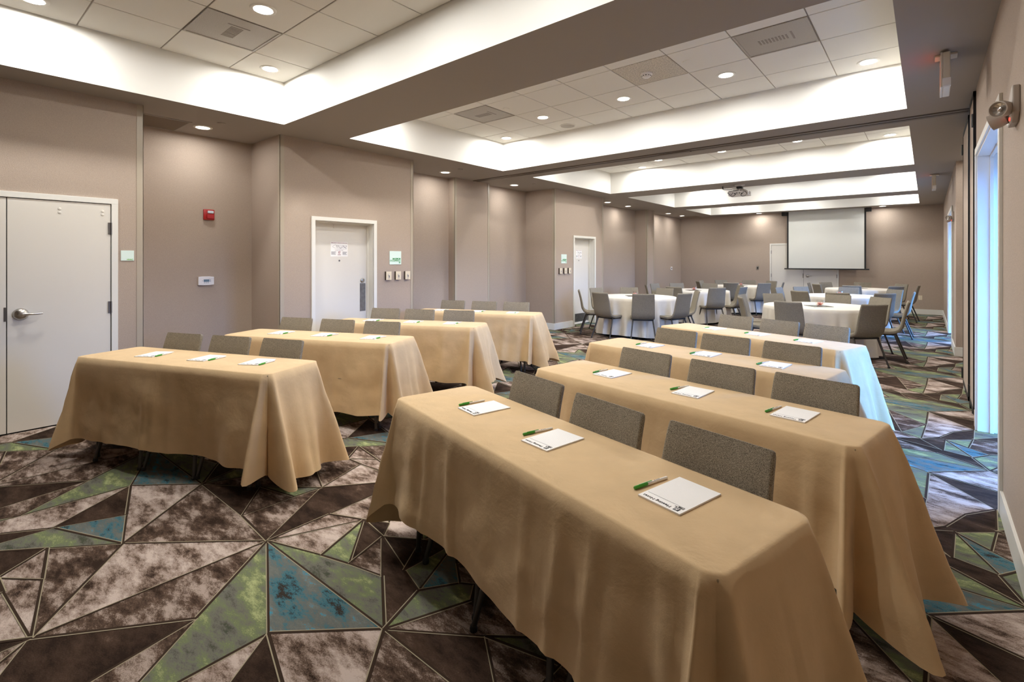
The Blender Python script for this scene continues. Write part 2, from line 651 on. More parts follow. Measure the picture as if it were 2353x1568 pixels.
XW = 0.34
O1 = (4.12, 5.95, 2.42)
O2 = (11.55, 13.6, 2.40)
wr = MB()
wr.box(XW, XW + 0.06, YB, O1[0], 0, ZW)
wr.box(XW, XW + 0.06, O1[0], O1[1], O1[2], ZW)
wr.box(XW, XW + 0.06, O1[1], 6.12, 0, ZW)
wr.box(XW, 1.2, 7.70, 7.84, 0, ZW)
wr.box(XW + .005, 1.2, 10.39, 10.45, 0, ZW)
wr.box(1.2, 1.3, 6.05, 10.6, 0, ZW)
wr.box(XW + .005, XW + 0.06, 10.45, O2[0], 0, ZW)
wr.box(XW + .005, XW + 0.06, O2[0], O2[1], O2[2], ZW)
wr.box(XW + .005, XW + 0.06, O2[1], YF, 0, ZW)
wall_r = struct(wr.build('wall_right', M['wall']))

# white vestibules behind the two openings
for i, oo in enumerate((O1, O2)):
    v = MB()
    v.box(XW + 0.06, 1.3, oo[0] - 0.09, oo[0], 0, oo[2] + .1)
    v.box(XW + 0.06, 1.3, oo[1], oo[1] + 0.09, 0, oo[2] + .1)
    v.box(XW + 0.06, 1.3, oo[0], oo[1], oo[2], oo[2] + .1)
    struct(v.build('wall_vestibule', M['reveal']))
    jb = MB()      # jamb lining with its stop
    jb.box(XW - 0.004, XW + 0.075, oo[1] - 0.02, oo[1], 0, oo[2] - .02)
    jb.box(XW + 0.075, XW + 0.10, oo[1] - 0.035, oo[1], 0, oo[2] - .035)
    jb.box(XW - 0.004, XW + 0.075, oo[0], oo[0] + 0.02, 0, oo[2] - .02)
    jb.box(XW + 0.075, XW + 0.10, oo[0], oo[0] + 0.035, 0, oo[2] - .035)
    jb.box(XW - 0.004, XW + 0.075, oo[0], oo[1], oo[2] - 0.02, oo[2])
    jb.box(XW + 0.075, XW + 0.10, oo[0], oo[1], oo[2] - 0.035, oo[2])
    struct(jb.build('trim_%d' % (i + 1), M['reveal'], bevel=0.002))
    cs = MB()
    for y0, y1 in ((oo[0] - 0.055, oo[0] + 0.005), (oo[1] - 0.005, oo[1] + 0.04)):
        cs.box(XW - 0.018, XW + 0.002, y0, y1, 0, oo[2] - 0.005)
    cs.box(XW - 0.018, XW + 0.002, oo[0] - 0.055, oo[1] + 0.04, oo[2] - 0.005, oo[2] + 0.055)
    struct(cs.build('trim_%d' % (i + 3), M['trim'], bevel=0.004))
    wroot = struct(link('window_%d' % (i + 1), None, None, (1.24, (oo[0] + oo[1]) / 2, 0)))
    hw = (oo[1] - oo[0]) / 2
    fr_ = MB()
    for y0, y1 in ((-hw, -hw + 0.06), (-0.05, 0.05), (hw - 0.06, hw)):
        fr_.box(-0.03, 0.03, y0, y1, 0, oo[2])
    for z0, z1 in ((0, 0.10), (oo[2] - 0.06, oo[2])):
        fr_.box(-0.03, 0.03, -hw, hw, z0, z1)
    fr_.build('window_frame', M['trim'], wroot)
    for sgn in (-1, 1):
        pn = MB()
        pn.box(-0.004, 0.004, min(sgn * 0.05, sgn * (hw - 0.06)), max(sgn * 0.05, sgn * (hw - 0.06)), 0.10, oo[2] - 0.06)
        pn.build('pane', M['glass'], wroot)

# --- ceiling: low taupe soffit with five recessed bays
ce = MB()


def slab(x0, x1, y0, y1):
    """soffit piece: taupe underside, white flanks"""
    v = [(x0, y0, ZS), (x1, y0, ZS), (x1, y1, ZS), (x0, y1, ZS), (x0, y0, ZT + .1), (x1, y0, ZT + .1), (x1, y1, ZT + .1), (x0, y1, ZT + .1)]
    ce.add(v, [(0, 1, 2, 3)], 0)
    ce.add(v, [(0, 1, 5, 4), (1, 2, 6, 5), (2, 3, 7, 6), (3, 0, 4, 7), (4, 5, 6, 7)], 1)


slab(-7.2, XL, YB - .1, YF + .1)
slab(XR, 1.4, YB - .1, YF + .1)
ys = [YB - .1] + [v for bb in BAYS for v in bb] + [YF + .1]
for i in range(0, len(ys), 2):
    slab(XL, XR, ys[i], ys[i + 1])
ceiling = struct(ce.build('ceiling', [M['soffit'], M['white_wall']]))
gr = MB()
for y0, y1 in BAYS:
    gr.box(XL - .02, XR + .02, y0 - .02, y1 + .02, ZT + 0.008, ZT + 0.05)
gr.build('ceiling_grid', M['tbar'], ceiling)

XJ = [XL, -5.03, -4.42, -3.81, -3.20, -2.59, -1.98, -1.37, -0.76, XR]
YJ = [[-0.31, 0.25, 0.86, 1.47, 2.08, 2.662], [3.498, 4.12, 4.73, 5.34, 5.95, 6.478], [7.318, 7.93, 8.54, 9.15, 9.76, 10.281],
      [11.133, 11.7, 12.3, 12.9, 13.5, 14.085], [14.914, 15.5, 16.1, 16.7, 17.248]]
VENT_TILES = {(0, 1, 3), (1, 1, 2), (1, 7, 2)}
FISS = {(1, 5, 2)}
tile_cache = {}
for bi, yj in enumerate(YJ):
    for iy in range(len(yj) - 1):
        for ix in range(len(XJ) - 1):
            if (bi, ix, iy) in VENT_TILES:
                continue
            x0, x1, y0, y1 = XJ[ix], XJ[ix + 1], yj[iy], yj[iy + 1]
            fz = (bi, ix, iy) in FISS
            key = (round(x1 - x0, 3), round(y1 - y0, 3), fz)
            if key not in tile_cache:
                tb = MB()
                hx, hy = (x1 - x0) / 2 - 0.0055, (y1 - y0) / 2 - 0.0055
                e = 0.004
                vs = [(-hx, -hy, .012), (hx, -hy, .012), (hx, hy, .012), (-hx, hy, .012), (-hx, -hy, .002), (hx, -hy, .002), (hx, hy, .002), (-hx, hy, .002),
                      (-hx + e, -hy + e, 0), (hx - e, -hy + e, 0), (hx - e, hy - e, 0), (-hx + e, hy - e, 0)]
                tb.add(vs, [(8, 9, 10, 11), (0, 1, 2, 3)] + [(a, (a + 1) % 4, 4 + (a + 1) % 4, 4 + a) for a in range(4)] + [(4 + a, 4 + (a + 1) % 4, 8 + (a + 1) % 4, 8 + a) for a in range(4)])
                tile_cache[key] = tb.mesh('ceiling_tile', M['fissured'] if fz else M['tile'])
            link('ceiling_tile', tile_cache[key], ceiling, ((x0 + x1) / 2, (y0 + y1) / 2, ZT))

# --- air vents in the tile grid
vent_lab = ['square perforated air vent in the first ceiling bay, over the double doors',
            'square perforated air vent at the left end of the second ceiling bay',
            'square perforated air vent toward the right end of the second ceiling bay']
for vi, (bi, ix, iy) in enumerate(sorted(VENT_TILES)):
    x0, x1, y0, y1 = XJ[ix], XJ[ix + 1], YJ[bi][iy], YJ[bi][iy + 1]
    vr = thing('ceiling_vent', vent_lab[vi], 'vent', ((x0 + x1) / 2, (y0 + y1) / 2, ZT), 0, 'perforated ceiling vents')
    hx = 0.299
    f_ = MB()
    for a, b2, c2, d2 in ((-hx, hx, -hx, -hx + .018), (-hx, hx, hx - .018, hx), (-hx, -hx + .018, -hx + .018, hx - .018), (hx - .018, hx, -hx + .018, hx - .018)):
        f_.box(a, b2, c2, d2, -0.004, 0.008)
    f_.build('frame', M['vent'], vr)
    p_ = MB()
    p_.box(-hx + .018, hx - .018, -hx + .018, hx - .018, 0.0, 0.007)
    p_.build('perforated_face', M['vent'], vr)
    n_ = MB()      # damper visible through the perforations
    for k in range(9):
        n_.box(-0.14 + k * 0.028, -0.125 + k * 0.028, -0.05, 0.05, -0.0015, 0.0)
    n_.box(0.13, 0.145, -0.09, 0.09, -0.0015, 0.0)
    n_.build('damper', M['vent_dark'], vr)

# --- corner guards, baseboards
tn = 10
for x, y, side, z1 in ((XA, 1.425, 1, ZS), (XB, 2.838, -1, ZS), (XB, 4.90, 1, ZS), (XC, 6.405, -1, ZS), (XC, 7.361, 1, ZS), (XD, 8.76, -1, ZS), (XD, 10.854, 1, ZS), (XE, 14.2, -1, ZS), (XE, 14.7, 1, ZS)):
    g = MB()
    y0, y1 = (y - 0.05, y + 0.004) if side > 0 else (y - 0.004, y + 0.05)
    g.box(x - 0.001, x + 0.004, y0, y1, 0.14, z1)
    ye0, ye1 = (y, y + 0.004) if side > 0 else (y - 0.004, y)
    g.box(x - 0.05, x + 0.004, ye0, ye1, 0.14, z1)
    struct(g.build('trim_%d' % tn, M['guard']))
    tn += 1
bl = MB()


def bboard(mb, x, y0, y1, sx):
    x0, x1 = (x, x + 0.014) if sx > 0 else (x - 0.014, x)
    mb.box(x0, x1, y0, y1, 0, 0.14)


def bboard_y(mb, y, x0, x1, sy):
    a, b2 = (y, y + 0.014) if sy > 0 else (y - 0.014, y)
    mb.box(x0, x1, a, b2, 0, 0.14)


for x, y0, y1 in ((XA, YB, -0.32), (XA, 1.22, 1.43), (-6.93, 1.425, 2.838), (XB, 2.83, 3.24), (XB, 4.23, 4.91), (-6.94, 4.9, 6.4), (XC, 6.4, 7.37), (-6.94, 7.36, 8.76), (XD, 8.75, 9.49), (XD, 10.47, 10.86), (-6.94, 10.85, 14.2), (XE, 14.19, 14.71), (-6.95, 14.7, YF)):
    bboard(bl, x, y0, y1, 1)
for y, x0, x1, s in ((1.425, -6.93, XA, 1), (2.838, -6.93, XB, -1), (4.9, -6.94, XB, 1), (6.405, -6.94, XC, -1), (7.361, -6.94, XC, 1), (8.76, -6.94, XD, -1), (10.854, -6.94, XD, 1), (14.2, -6.94, XE, -1), (14.7, -6.95, XE, 1)):
    bboard_y(bl, y, x0, x1, s)
struct(bl.build('baseboard_left', M['trim']))
bf = MB()
bboard_y(bf, YF, -6.95, -3.98, -1)
bboard_y(bf, YF, -2.05, XW, -1)
struct(bf.build('baseboard_far', M['trim']))
br_ = MB()
for y0, y1 in ((YB, 4.06), (5.995, 6.13), (7.69, 7.85), (10.38, 11.49), (13.65, YF)):
    bboard(br_, XW, y0, y1, -1)
bboard_y(br_, 10.39, XW - .01, 1.2, -1)
struct(br_.build('baseboard_right', M['trim']))


# ------------------------------------------------------------------ doors
def lever(parent, x, y, z, dy, name='door_handle'):
    """satin lever on a domed rose; faces +X when dy is along Y"""
    k = MB()
    k.lathe([(0.0, 0.0), (0.052, 0.0), (0.052, 0.006), (0.040, 0.028), (0.022, 0.034), (0.02, 0.06), (0.0, 0.062)], (x, y, z), 20, 0, cap=False)
    k.tube([(x + .052, y, z), (x + .056, y + dy * .04, z + .001), (x + .056, y + dy * .10, z), (x + .044, y + dy * .135, z)], [.011, .011, .009, .007], 8)
    return k.build(name, M['chrome'], parent, smooth=50)


def hinges(parent, x, y, zs):
    for z in zs:
        k = MB()
        k.lathe([(0.008, -0.055), (0.008, 0.055)], (x, y, z), 10, 2)
        k.box(x - .006, x + .002, y - .022, y + .022, z - .055, z + .055)
        k.build('hinge', M['hinge'], parent, smooth=40)


def bumps(parent, x, ys_, z):
    for y in ys_:
        k = MB()
        for dz in (-.016, .016):
            k.lathe([(0.013, 0), (0.012, 0.004), (0.0, 0.007)], (x, y, z + dz), 12, 0, cap=False)
        k.build('screw_cap', M['door'], parent, smooth=50)


# door 1: pair of flush service doors
d1 = struct(link('door_1', None, None, (XA, 0.465, 0)))
k = MB()
for y0, y1 in ((-0.79 - .05, -0.79), (0.708, 0.758)):
    k.box(-.02, 0.022, y0, y1, 0, 2.035)
k.box(-.02, 0.022, -0.84, 0.758, 2.035, 2.085)
k.build('door_frame', M['trim'], d1, bevel=0.002)
for y0, y1 in ((-0.784, -0.003), (0.003, 0.702)):
    k = MB()
    k.box(-.01, 0.012, y0, y1, 0.012, 2.029)
    lf = k.build('door_leaf', M['door'], d1, bevel=0.0015)
k = MB()
k.box(-.012, 0.004, -0.79, 0.708, 0.0, 2.035)
k.build('door_gap', M['dark'], d1)
lever(d1, 0.012, 0.085, 1.026, 1)
hinges(d1, 0.018, 0.705, (1.80, 1.045))
k = MB()
k.box(0.0, 0.014, -0.018, 0.0, .97, 1.09)
k.build('strike_plate', M['hinge'], d1)
bumps(d1, 0.012, (0.336, 0.642, -.35, -.65), 1.945)


def single_door(n, xw, y0, y1, ztop, depth):
    """door recessed in its frame; opening y0..y1 on the wall face xw"""
    root = struct(link('door_%d' % n, None, None, (xw, (y0 + y1) / 2, 0)))
    hw = (y1 - y0) / 2
    k = MB()
    for s in (-1, 1):
        a, b2 = sorted((s * hw, s * (hw + .05)))
        k.box(-.005, 0.02, a, b2, 0, ztop)
        a, b2 = sorted((s * hw, s * (hw - .006)))
        k.box(-depth - .045, -.005, a, b2, 0, ztop - .006)
        a, b2 = sorted((s * hw, s * (hw - .022)))
        k.box(-depth + .002, -depth + .03, a, b2, 0, ztop - .022)
    k.box(-.005, 0.02, -hw - .05, hw + .05, ztop, ztop + .05)
    k.box(-depth - .045, -.005, -hw, hw, ztop - .006, ztop)
    k.box(-depth + .002, -depth + .03, -hw, hw, ztop - .022, ztop - .0061)
    k.build('door_frame', M['trim'], root, bevel=0.0015)
    k = MB()
    k.box(-depth - .04, -depth, -hw + .008, hw - .008, 0.01, ztop - .008)
    k.build('door_leaf', M['door'], root)
    return root, hw, -depth


def evac_plan(parent, x, yc, zc, wdt=0.26, hgt=0.20):
    k = MB()
    k.box(x, x + .0015, yc - wdt / 2, yc + wdt / 2, zc - hgt / 2, zc + hgt / 2)
    sh = k.build('evacuation_plan', M['paper'], parent)
    tm = text_mesh('plan_heading', 'EMERGENCY EVACUATION PLAN', 0.0165, 'CENTER', 0.0002)
    tm.materials.append(M['red_ink'])
    o_ = link('plan_heading', tm, sh, (x + .002, yc, zc + hgt / 2 - .018))
    o_.rotation_euler = (PI / 2, 0, PI / 2)
    rr = random.Random(5)
    k = MB()
    X0 = x + .0016

    def bar(y0, y1, z0, z1):
        k.box(X0, X0 + .0008, yc + y0, yc + y1, zc + z0, zc + z1)
    # slanted wing at the left, corridor and rooms to the right
    for (ya, za, yb, zb) in ((-.10, .04, -.06, .062), (-.10, .03, -.055, .012), (-.10, .04, -.10, .03), (-.06, .062, -.02, .045)):
        d_ = Vector((yb - ya, zb - za))
        nn = Vector((-d_.y, d_.x)).normalized() * .0011
        k.add([(X0 + .0008, yc + ya - nn.x, zc + za - nn.y), (X0 + .0008, yc + yb - nn.x, zc + zb - nn.y), (X0 + .0008, yc + yb + nn.x, zc + zb + nn.y), (X0 + .0008, yc + ya + nn.x, zc + za + nn.y)], [(0, 1, 2, 3)])
    for z0 in (.052, .036, .022, .006):
        bar(-.05, .115, z0, z0 + .002)
    for q in range(15):
        yy = -.045 + q * .011
        zz = rr.choice((.006, .022, .036))
        bar(yy, yy + .002, zz, zz + .016)
        if rr.random() < .5:
            bar(yy + .003, yy + .008, zz + .004, zz + .010)
    for q in range(5):
        bar(-.05 + q * .024, -.044 + q * .024, -.018, -.010)
    bar(-.075, .075, -.006, -.005)
    bar(-.075, .075, -.024, -.023)
    for q in range(5):
        bar(-.12, -.05 - rr.random() * .02, -.038 - q * .009, -.034 - q * .009)
        bar(.05, .10 + rr.random() * .02, -.038 - q * .009, -.034 - q * .009)
    k.build('plan_drawing', M['grey_ink'], sh)
    k = MB()
    k.box(X0, X0 + .0008, yc - .014, yc - .006, zc - .05, zc - .03)
    k.box(X0, X0 + .0008, yc + .004, yc + .014, zc - .045, zc - .028)
    k.box(X0, X0 + .0008, yc - .012, yc + .012, zc - .058, zc - .052)
    k.box(X0, X0 + .0008, yc - .02, yc + .02, zc - .072, zc - .068)
    k.box(X0, X0 + .0008, yc - .026, yc + .026, zc - .082, zc - .078)
    k.build('plan_emblem', M['red_ink'], sh)


d2, hw2, xf2 = single_door(2, XB, D2[0], D2[1], D2[2], 0.14)
yc2 = (D2[0] + D2[1]) / 2
evac_plan(d2, xf2, 3.724 - yc2, 1.65)
k = MB()
k.lathe([(0.0, 0), (.013, 0), (.012, .004), (.006, .005), (0, .003)], (xf2, 3.726 - yc2, 1.492), 14, 0, cap=False)
k.build('peephole', M['hinge'], d2, smooth=50)
k = MB()
k.lathe([(0, 0), (.034, 0), (.033, .012), (.024, .02), (.014, .021), (.013, .016), (0, .016)], (xf2, 4.088 - yc2, 1.208), 20, 0, cap=False)
k.build('deadbolt', M['chrome'], d2, smooth=40)
k = MB()
k.box(xf2, xf2 + .002, 4.05 - yc2, 4.142 - yc2, .766, 1.166)
k.build('push_plate', M['steel'], d2, bevel=.0005)
k = MB()
k.box(xf2, xf2 + .002, -hw2 + .02, hw2 - .03, .06, .25)
k.build('kick_plate', M['steel'], d2)
bumps(d2, xf2, (-.37, -.09), 1.965)

d3, hw3, xf3 = single_door(3, XD, D3[0], D3[1], D3[2], 0.14)
yc3 = (D3[0] + D3[1]) / 2
evac_plan(d3, xf3, 9.96 - yc3, 1.65)
k = MB()
k.lathe([(0.0, 0), (.013, 0), (.012, .004), (0, .005)], (xf3, 9.958 - yc3, 1.496), 14, 0, cap=False)
k.build('peephole', M['hinge'], d3, smooth=50)
k = MB()
k.box(xf3, xf3 + .002, -hw3 + .02, hw3 - .03, .06, .25)
k.build('kick_plate', M['steel'], d3)
k = MB()
k.box(xf3, xf3 + .02, -hw3 + .01, hw3 - .02, .012, .03)
k.build('door_sweep', M['trim'], d3)

# door 4: pair of white doors on the far wall behind the screen
d4 = struct(link('door_4', None, None, (-3.0, YF, 0)))
k = MB()
for x0, x1 in ((-0.972, -0.926), (0.892, 0.938)):
    k.box(x0, x1, -0.022, .01, 0, 2.01)
k.box(-0.972, 0.938, -0.022, .01, 2.01, 2.06)
k.build('door_frame', M['trim'], d4, bevel=.002)
for x0, x1 in ((-0.923, -0.003), (0.003, 0.889)):
    k = MB()
    k.box(x0, x1, -0.012, .0, 0.012, 2.006)
    k.build('door_leaf', M['door'], d4, bevel=.0015)
k = MB()
k.box(-0.926, 0.892, -0.004, .0, 0.0, 2.01)
k.build('door_gap', M['dark'], d4)
k = MB()
k.lathe([(0, 0), (.05, 0), (.04, -.026), (.02, -.03), (.018, -.055), (0, -.057)], (.11, -.012, 1.015), 18, 1, cap=False)
k.tube([(.11, -.06, 1.015), (.15, -.064, 1.016), (.21, -.064, 1.014), (.24, -.055, 1.014)], [.011, .011, .009, .007], 8)
k.build('door_handle', M['chrome'], d4, smooth=50)
k = MB()
k.box(-.02, .0, -.015, -.005, .95, 1.09)
k.build('strike_plate', M['hinge'], d4)
for x, zs in ((-.925, (1.78, 1.02, .25)), (.891, (1.78, 1.02, .25))):
    for z in zs:
        k = MB()
        k.lathe([(.008, -.055), (.008, .055)], (x, -.024, z), 8, 2)
        k.build('hinge', M['hinge'], d4, smooth=40)

# ------------------------------------------------------------------ downlights
DL_ring = MB().lathe([(.068, 0.004), (.072, -.006), (.088, -.008), (.098, -.004), (.1, 0.0)], (0, 0, 0), 28, 2, cap=False).mesh('trim_ring', M['trim'], 50)
DL_lens = MB().lathe([(0.069, 0.0), (0.069, -0.003)], (0, 0, 0), 28, 2).mesh('lens', M['lens'])


def lamp_data(wt, wide):
    """flat diffuser (area) plus the sideways spill of its slightly domed lens (wide spot)"""
    d = bpy.data.lights.new('downlight_lamp', 'AREA')
    d.shape = 'DISK'
    d.size = 0.136
    d.energy = wt
    d.color = LAMP_COL
    d2_ = bpy.data.lights.new('downlight_spill', 'SPOT')
    d2_.spot_size = math.radians(176)
    d2_.spot_blend = 0.12
    d2_.shadow_soft_size = 0.05
    d2_.energy = wide
    d2_.color = LAMP_COL
    return d, d2_


LD = {True: lamp_data(LAMP_W, LAMP_SPILL), False: lamp_data(SOFFIT_W, SOFFIT_W * .3)}


def downlight(x, y, z, label, grp, bay):
    o_ = thing('downlight', label, 'light', (x, y, z), 0, grp)
    link('trim_ring', DL_ring, o_)
    link('lens', DL_lens, o_)
    link('downlight_lamp', LD[bay][0], o_, (0, 0, -0.0045))
    link('downlight_spill', LD[bay][1], o_, (0, 0, -0.014))
    return o_


ORD = ['first', 'second', 'third', 'fourth', 'rearmost']
BAY_L = [
    [(-5.33, 2.37, 'at the far left corner'), (-5.33, 0.555, 'cut by the top left edge of the view'), (-4.115, 1.775, 'beside the perforated vent'),
     (-2.9, 1.775, 'at its middle, above the view'), (-1.685, 1.775, 'right of its middle, above the view')],
    [(-5.33, 6.21, 'at its far left corner'), (-4.168, 5.65, 'next to the round speaker'), (-2.915, 5.65, 'left of the smoke detector'), (-1.685, 5.65, 'just left of the right-hand vent'),
     (-0.459, 6.21, 'at its far right corner'), (-5.33, 3.79, 'hidden at its near left corner'), (-2.9, 4.1, 'hidden behind the beam at mid length')],
    [(-4.735, 10.05, 'at its far left end'), (-4.15, 9.53, 'second from its left end'), (-2.92, 9.53, 'at its middle, third from the left'), (-1.685, 9.53, 'fourth from its left end'), (-0.459, 10.03, 'at its far right corner'),
     (-4.8, 7.6, 'hidden at its near left'), (-.459, 7.6, 'hidden at its near right')],
    [(-4.735, 13.8, 'hidden at its far left'), (-2.92, 13.3, 'hidden at its middle'), (-1.685, 13.3, 'hidden right of its middle'), (-.459, 13.8, 'hidden at its far right'), (-2.92, 11.6, 'hidden at its near edge')],
    [(-4.735, 16.95, 'hidden at its far left'), (-2.92, 16.5, 'hidden at its middle'), (-.459, 16.95, 'hidden at its far right'), (-2.92, 15.3, 'hidden at its near edge')]]
for bi, ls in enumerate(BAY_L):
    for x, y, w_ in ls:
        downlight(x, y, ZT, 'recessed downlight in the %s ceiling bay, %s' % (ORD[bi], w_), 'downlights in the %s ceiling bay' % ORD[bi], True)
SOF = [(-6.48, 2.109, 'over the wall with the red alarm'), (-6.49, 5.911, 'over the bay right of the dimmer switches'), (-6.49, 7.812, 'just beyond the end of the partition track'),
       (-6.50, 11.70, 'first beyond the farther wall door'), (-6.52, 12.908, 'second beyond the farther wall door'), (-6.52, 15.771, 'near the far left corner, beyond the thin column'), (-6.47, 16.836, 'closest to the far left corner'),
       (-4.225, 17.63, 'against the far wall, left of the projection screen'), (-0.971, 17.56, 'against the far wall, right of the projection screen'), (0.78, 9.9, 'hidden in the pocket behind the folded partition'), (-6.48, -0.3, 'behind the viewer by the double doors')]
for x, y, w_ in SOF:
    downlight(x, y, ZS, 'round recessed downlight in the low soffit, %s' % w_, 'downlights in the low soffit', False)

# small round sprinkler covers
disc = MB().lathe([(0.0, -.006), (.038, -.006), (.042, -.002), (.042, 0.0)], (0, 0, 0), 20, 2, cap=False).mesh('sprinkler_cover', M['soffit'], 50)
disc_w = MB().lathe([(0.0, -.007), (.040, -.007), (.044, -.002), (.044, 0.0)], (0, 0, 0), 20, 2, cap=False).mesh('sprinkler_cover', M['tile'], 50)
for x, y, z, me_, lb in ((-6.116, 2.179, ZS, disc, 'flat round sprinkler cover on the soffit above the red alarm'), (-6.076, 5.881, ZS, disc, 'flat round sprinkler cover on the soffit left of the partition track'),
                         (-6.10, 7.968, ZS, disc, 'flat round sprinkler cover on the soffit just past the partition track'), (-6.11, 12.63, ZS, disc, 'flat round sprinkler cover on the soffit before the thin column'),
                         (-6.10, 16.18, ZS, disc, 'flat round sprinkler cover on the soffit near the far left corner'),
                         (-1.88, 5.02, ZT, disc_w, 'white round sprinkler cover on a tile right of the smoke detector'), (-4.31, 5.015, ZT, disc_w, 'white round sprinkler cover on a tile beside the left vent of the second bay')):
    tag(link('sprinkler_cover', me_, None, (x, y, z)), lb, 'sprinkler', 'flat sprinkler covers')
# smoke detector and speaker
sd = thing('smoke_detector', 'white smoke detector on the speckled ceiling tile', 'detector', (-2.336, 5.06, ZT))
MB().lathe([(.062, 0), (.064, -.008), (.06, -.016), (.05, -.018)], n=24, cap=False).build('base', M['white_plastic'], sd, smooth=50)
MB().lathe([(.05, -.016), (.048, -.032), (.03, -.046), (.012, -.048), (0, -.048)], n=24, cap=False).build('cover', M['white_plastic'], sd, smooth=50)
k = MB()
for q in range(10):
    a = q * PI / 5
    k.box(.045 * math.cos(a) - .005, .045 * math.cos(a) + .005, .045 * math.sin(a) - .005, .045 * math.sin(a) + .005, -.033, -.024)
k.build('smoke_slot', M['dark'], sd)
sp_ = thing('ceiling_speaker', 'round grey ceiling speaker grille in the second bay', 'speaker', (-4.141, 6.24, ZT))
MB().lathe([(.115, 0), (.117, -.006), (.108, -.009), (.104, -.006)], n=32, cap=False).build('rim', M['tile'], sp_, smooth=50)
MB().lathe([(.105, -.004), (.09, -.008), (0, -.010)], n=32, cap=False).build('grille', M['vent'], sp_, smooth=60)

# soffit grilles (louvred)
for x0, x1, y0, y1, lb in ((-6.90, -6.33, 1.44, 1.955, 'louvred return air grille in the soffit over the red alarm wall'), (-6.75, -6.10, 17.2, 17.75, 'louvred return air grille in the soffit at the far left corner')):
    g_ = thing('return_grille', lb, 'vent', ((x0 + x1) / 2, (y0 + y1) / 2, ZS), 0, 'louvred soffit grilles')
    hx, hy = (x1 - x0) / 2, (y1 - y0) / 2
    k = MB()
    for a, b2, c2, d_ in ((-hx, hx, -hy, -hy + .025), (-hx, hx, hy - .025, hy), (-hx, -hx + .025, -hy + .025, hy - .025), (hx - .025, hx, -hy + .025, hy - .025)):
        k.box(a, b2, c2, d_, -.008, 0)
    k.build('frame', M['soffit'], g_, bevel=.002)
    k = MB()
    nn = 26
    for q in range(nn):
        yy = -hy + .025 + (q + .5) * (2 * hy - .05) / nn
        k.add([(-hx + .025, yy - .006, -.001), (hx - .025, yy - .006, -.001), (hx - .025, yy + .003, -.009), (-hx + .025, yy + .003, -.009)], [(0, 1, 2, 3)])
    lo = k.build('louvre', M['grille'], g_)
    lo['kind'] = 'stuff'
    k = MB()
    k.box(-hx + .025, hx - .025, -hy + .025, hy - .025, -.0006, 0)
    k.build('duct', M['dark'], g_)

# ------------------------------------------------------------------ partition track and folded panels
tk = thing('partition_track', 'bronze ceiling track for the folding partition, crossing the soffit', 'track', (0, 0, 0))
k = MB()
k.box(-6.74, 0.33, 6.86, 6.925, ZS - .012, ZS)
k.build('rail', M['track'], tk)
k = MB()
k.box(-6.74, 0.33, 6.955, 7.02, ZS - .012, ZS)
k.build('rail', M['track'], tk)
k = MB()
k.box(-6.74, 0.33, 6.925, 6.955, ZS - .003, ZS)
k.build('slot', M['dark'], tk)
k = MB()
k.box(-3.0, -2.55, 6.90, 6.98, ZS - .022, ZS - .012)
k.build('trolley', M['track'], tk)

for y0, y1, z0, z1, x0, lb, hg in ((6.14, 6.66, 0.09, 3.03, .325, 'narrow taupe partition panel folded flat beside the nearer bright opening', ((6.35, 2.765, 6.15), (6.70, .205, 6.66))),
                                   (6.73, 7.67, 0.085, 2.95, .318, 'wide taupe partition panel with black edges, second from the nearer bright opening', ((7.72, 2.76, 7.67), (7.70, .205, 7.67)))):
    pr_ = thing('partition_panel', lb, 'partition', ((x0 + .03), (y0 + y1) / 2, 0), 0, 'folded partition panels')
    hw = (y1 - y0) / 2
    k = MB()
    k.box(-.03, .03, -hw + .02, hw - .02, z0 + .05, z1 - .05)
    k.build('panel_face', M['wall'], pr_)
    k = MB()
    for a, b2 in ((-hw, -hw + .02), (hw - .02, hw)):
        k.box(-.034, .034, a, b2, z0, z1)
    k.box(-.034, .034, -hw, hw, z0, z0 + .05)
    k.box(-.034, .034, -hw, hw, z1 - .05, z1)
    k.build('edge_frame', M['black'], pr_)
    for _, z, yy in hg:
        k = MB()
        k.lathe([(.011, -.06), (.011, .06)], (-.036, yy - (y0 + y1) / 2, z), 10, 2)
        k.box(-.038, -.03, yy - (y0 + y1) / 2 - .03, yy - (y0 + y1) / 2 + .03, z - .055, z + .055)
        k.build('hinge', M['black'], pr_, smooth=40)
    k = MB()
    k.box(-.02, .02, -hw + .05, -hw + .09, 0.0, z0)
    k.box(-.02, .02, hw - .09, hw - .05, 0.0, z0)
    k.build('floor_seal', M['black'], pr_)

# ------------------------------------------------------------------ exit signs seen edge-on
for x, y, lb in ((0.11, 5.0, 'cream exit sign hanging edge-on from the soffit, nearest the viewer'), (0.10, 11.75, 'cream exit sign hanging edge-on from the soffit, far down the room')):
    s_ = thing('exit_sign', lb, 'sign', (x, y, ZS), 0, 'exit signs on the soffit')
    MB().box(-.065, .065, -.055, .055, -.018, 0).build('canopy', M['cream'], s_, bevel=.004)
    MB().box(-.022, .022, -.155, .155, -.275, -.018).build('housing', M['cream'], s_, bevel=.006)
    MB().box(-.024, .024, -.157, -.12, -.272, -.21).build('end_cap', M['white_plastic'], s_, bevel=.003)
    k = MB()
    for a, b2, c2, d_ in ((-.155, -.14, -.275, -.018), (.14, .155, -.275, -.018), (-.14, .14, -.275, -.25), (-.14, .14, -.045, -.018)):
        k.box(-.034, -.0221, a, b2, c2, d_)
    k.build('bezel', M['cream'], s_)
    MB().box(-.0235, -.0222, -.12, .12, -.235, -.06).build('lit_face', M['red_face'], s_)

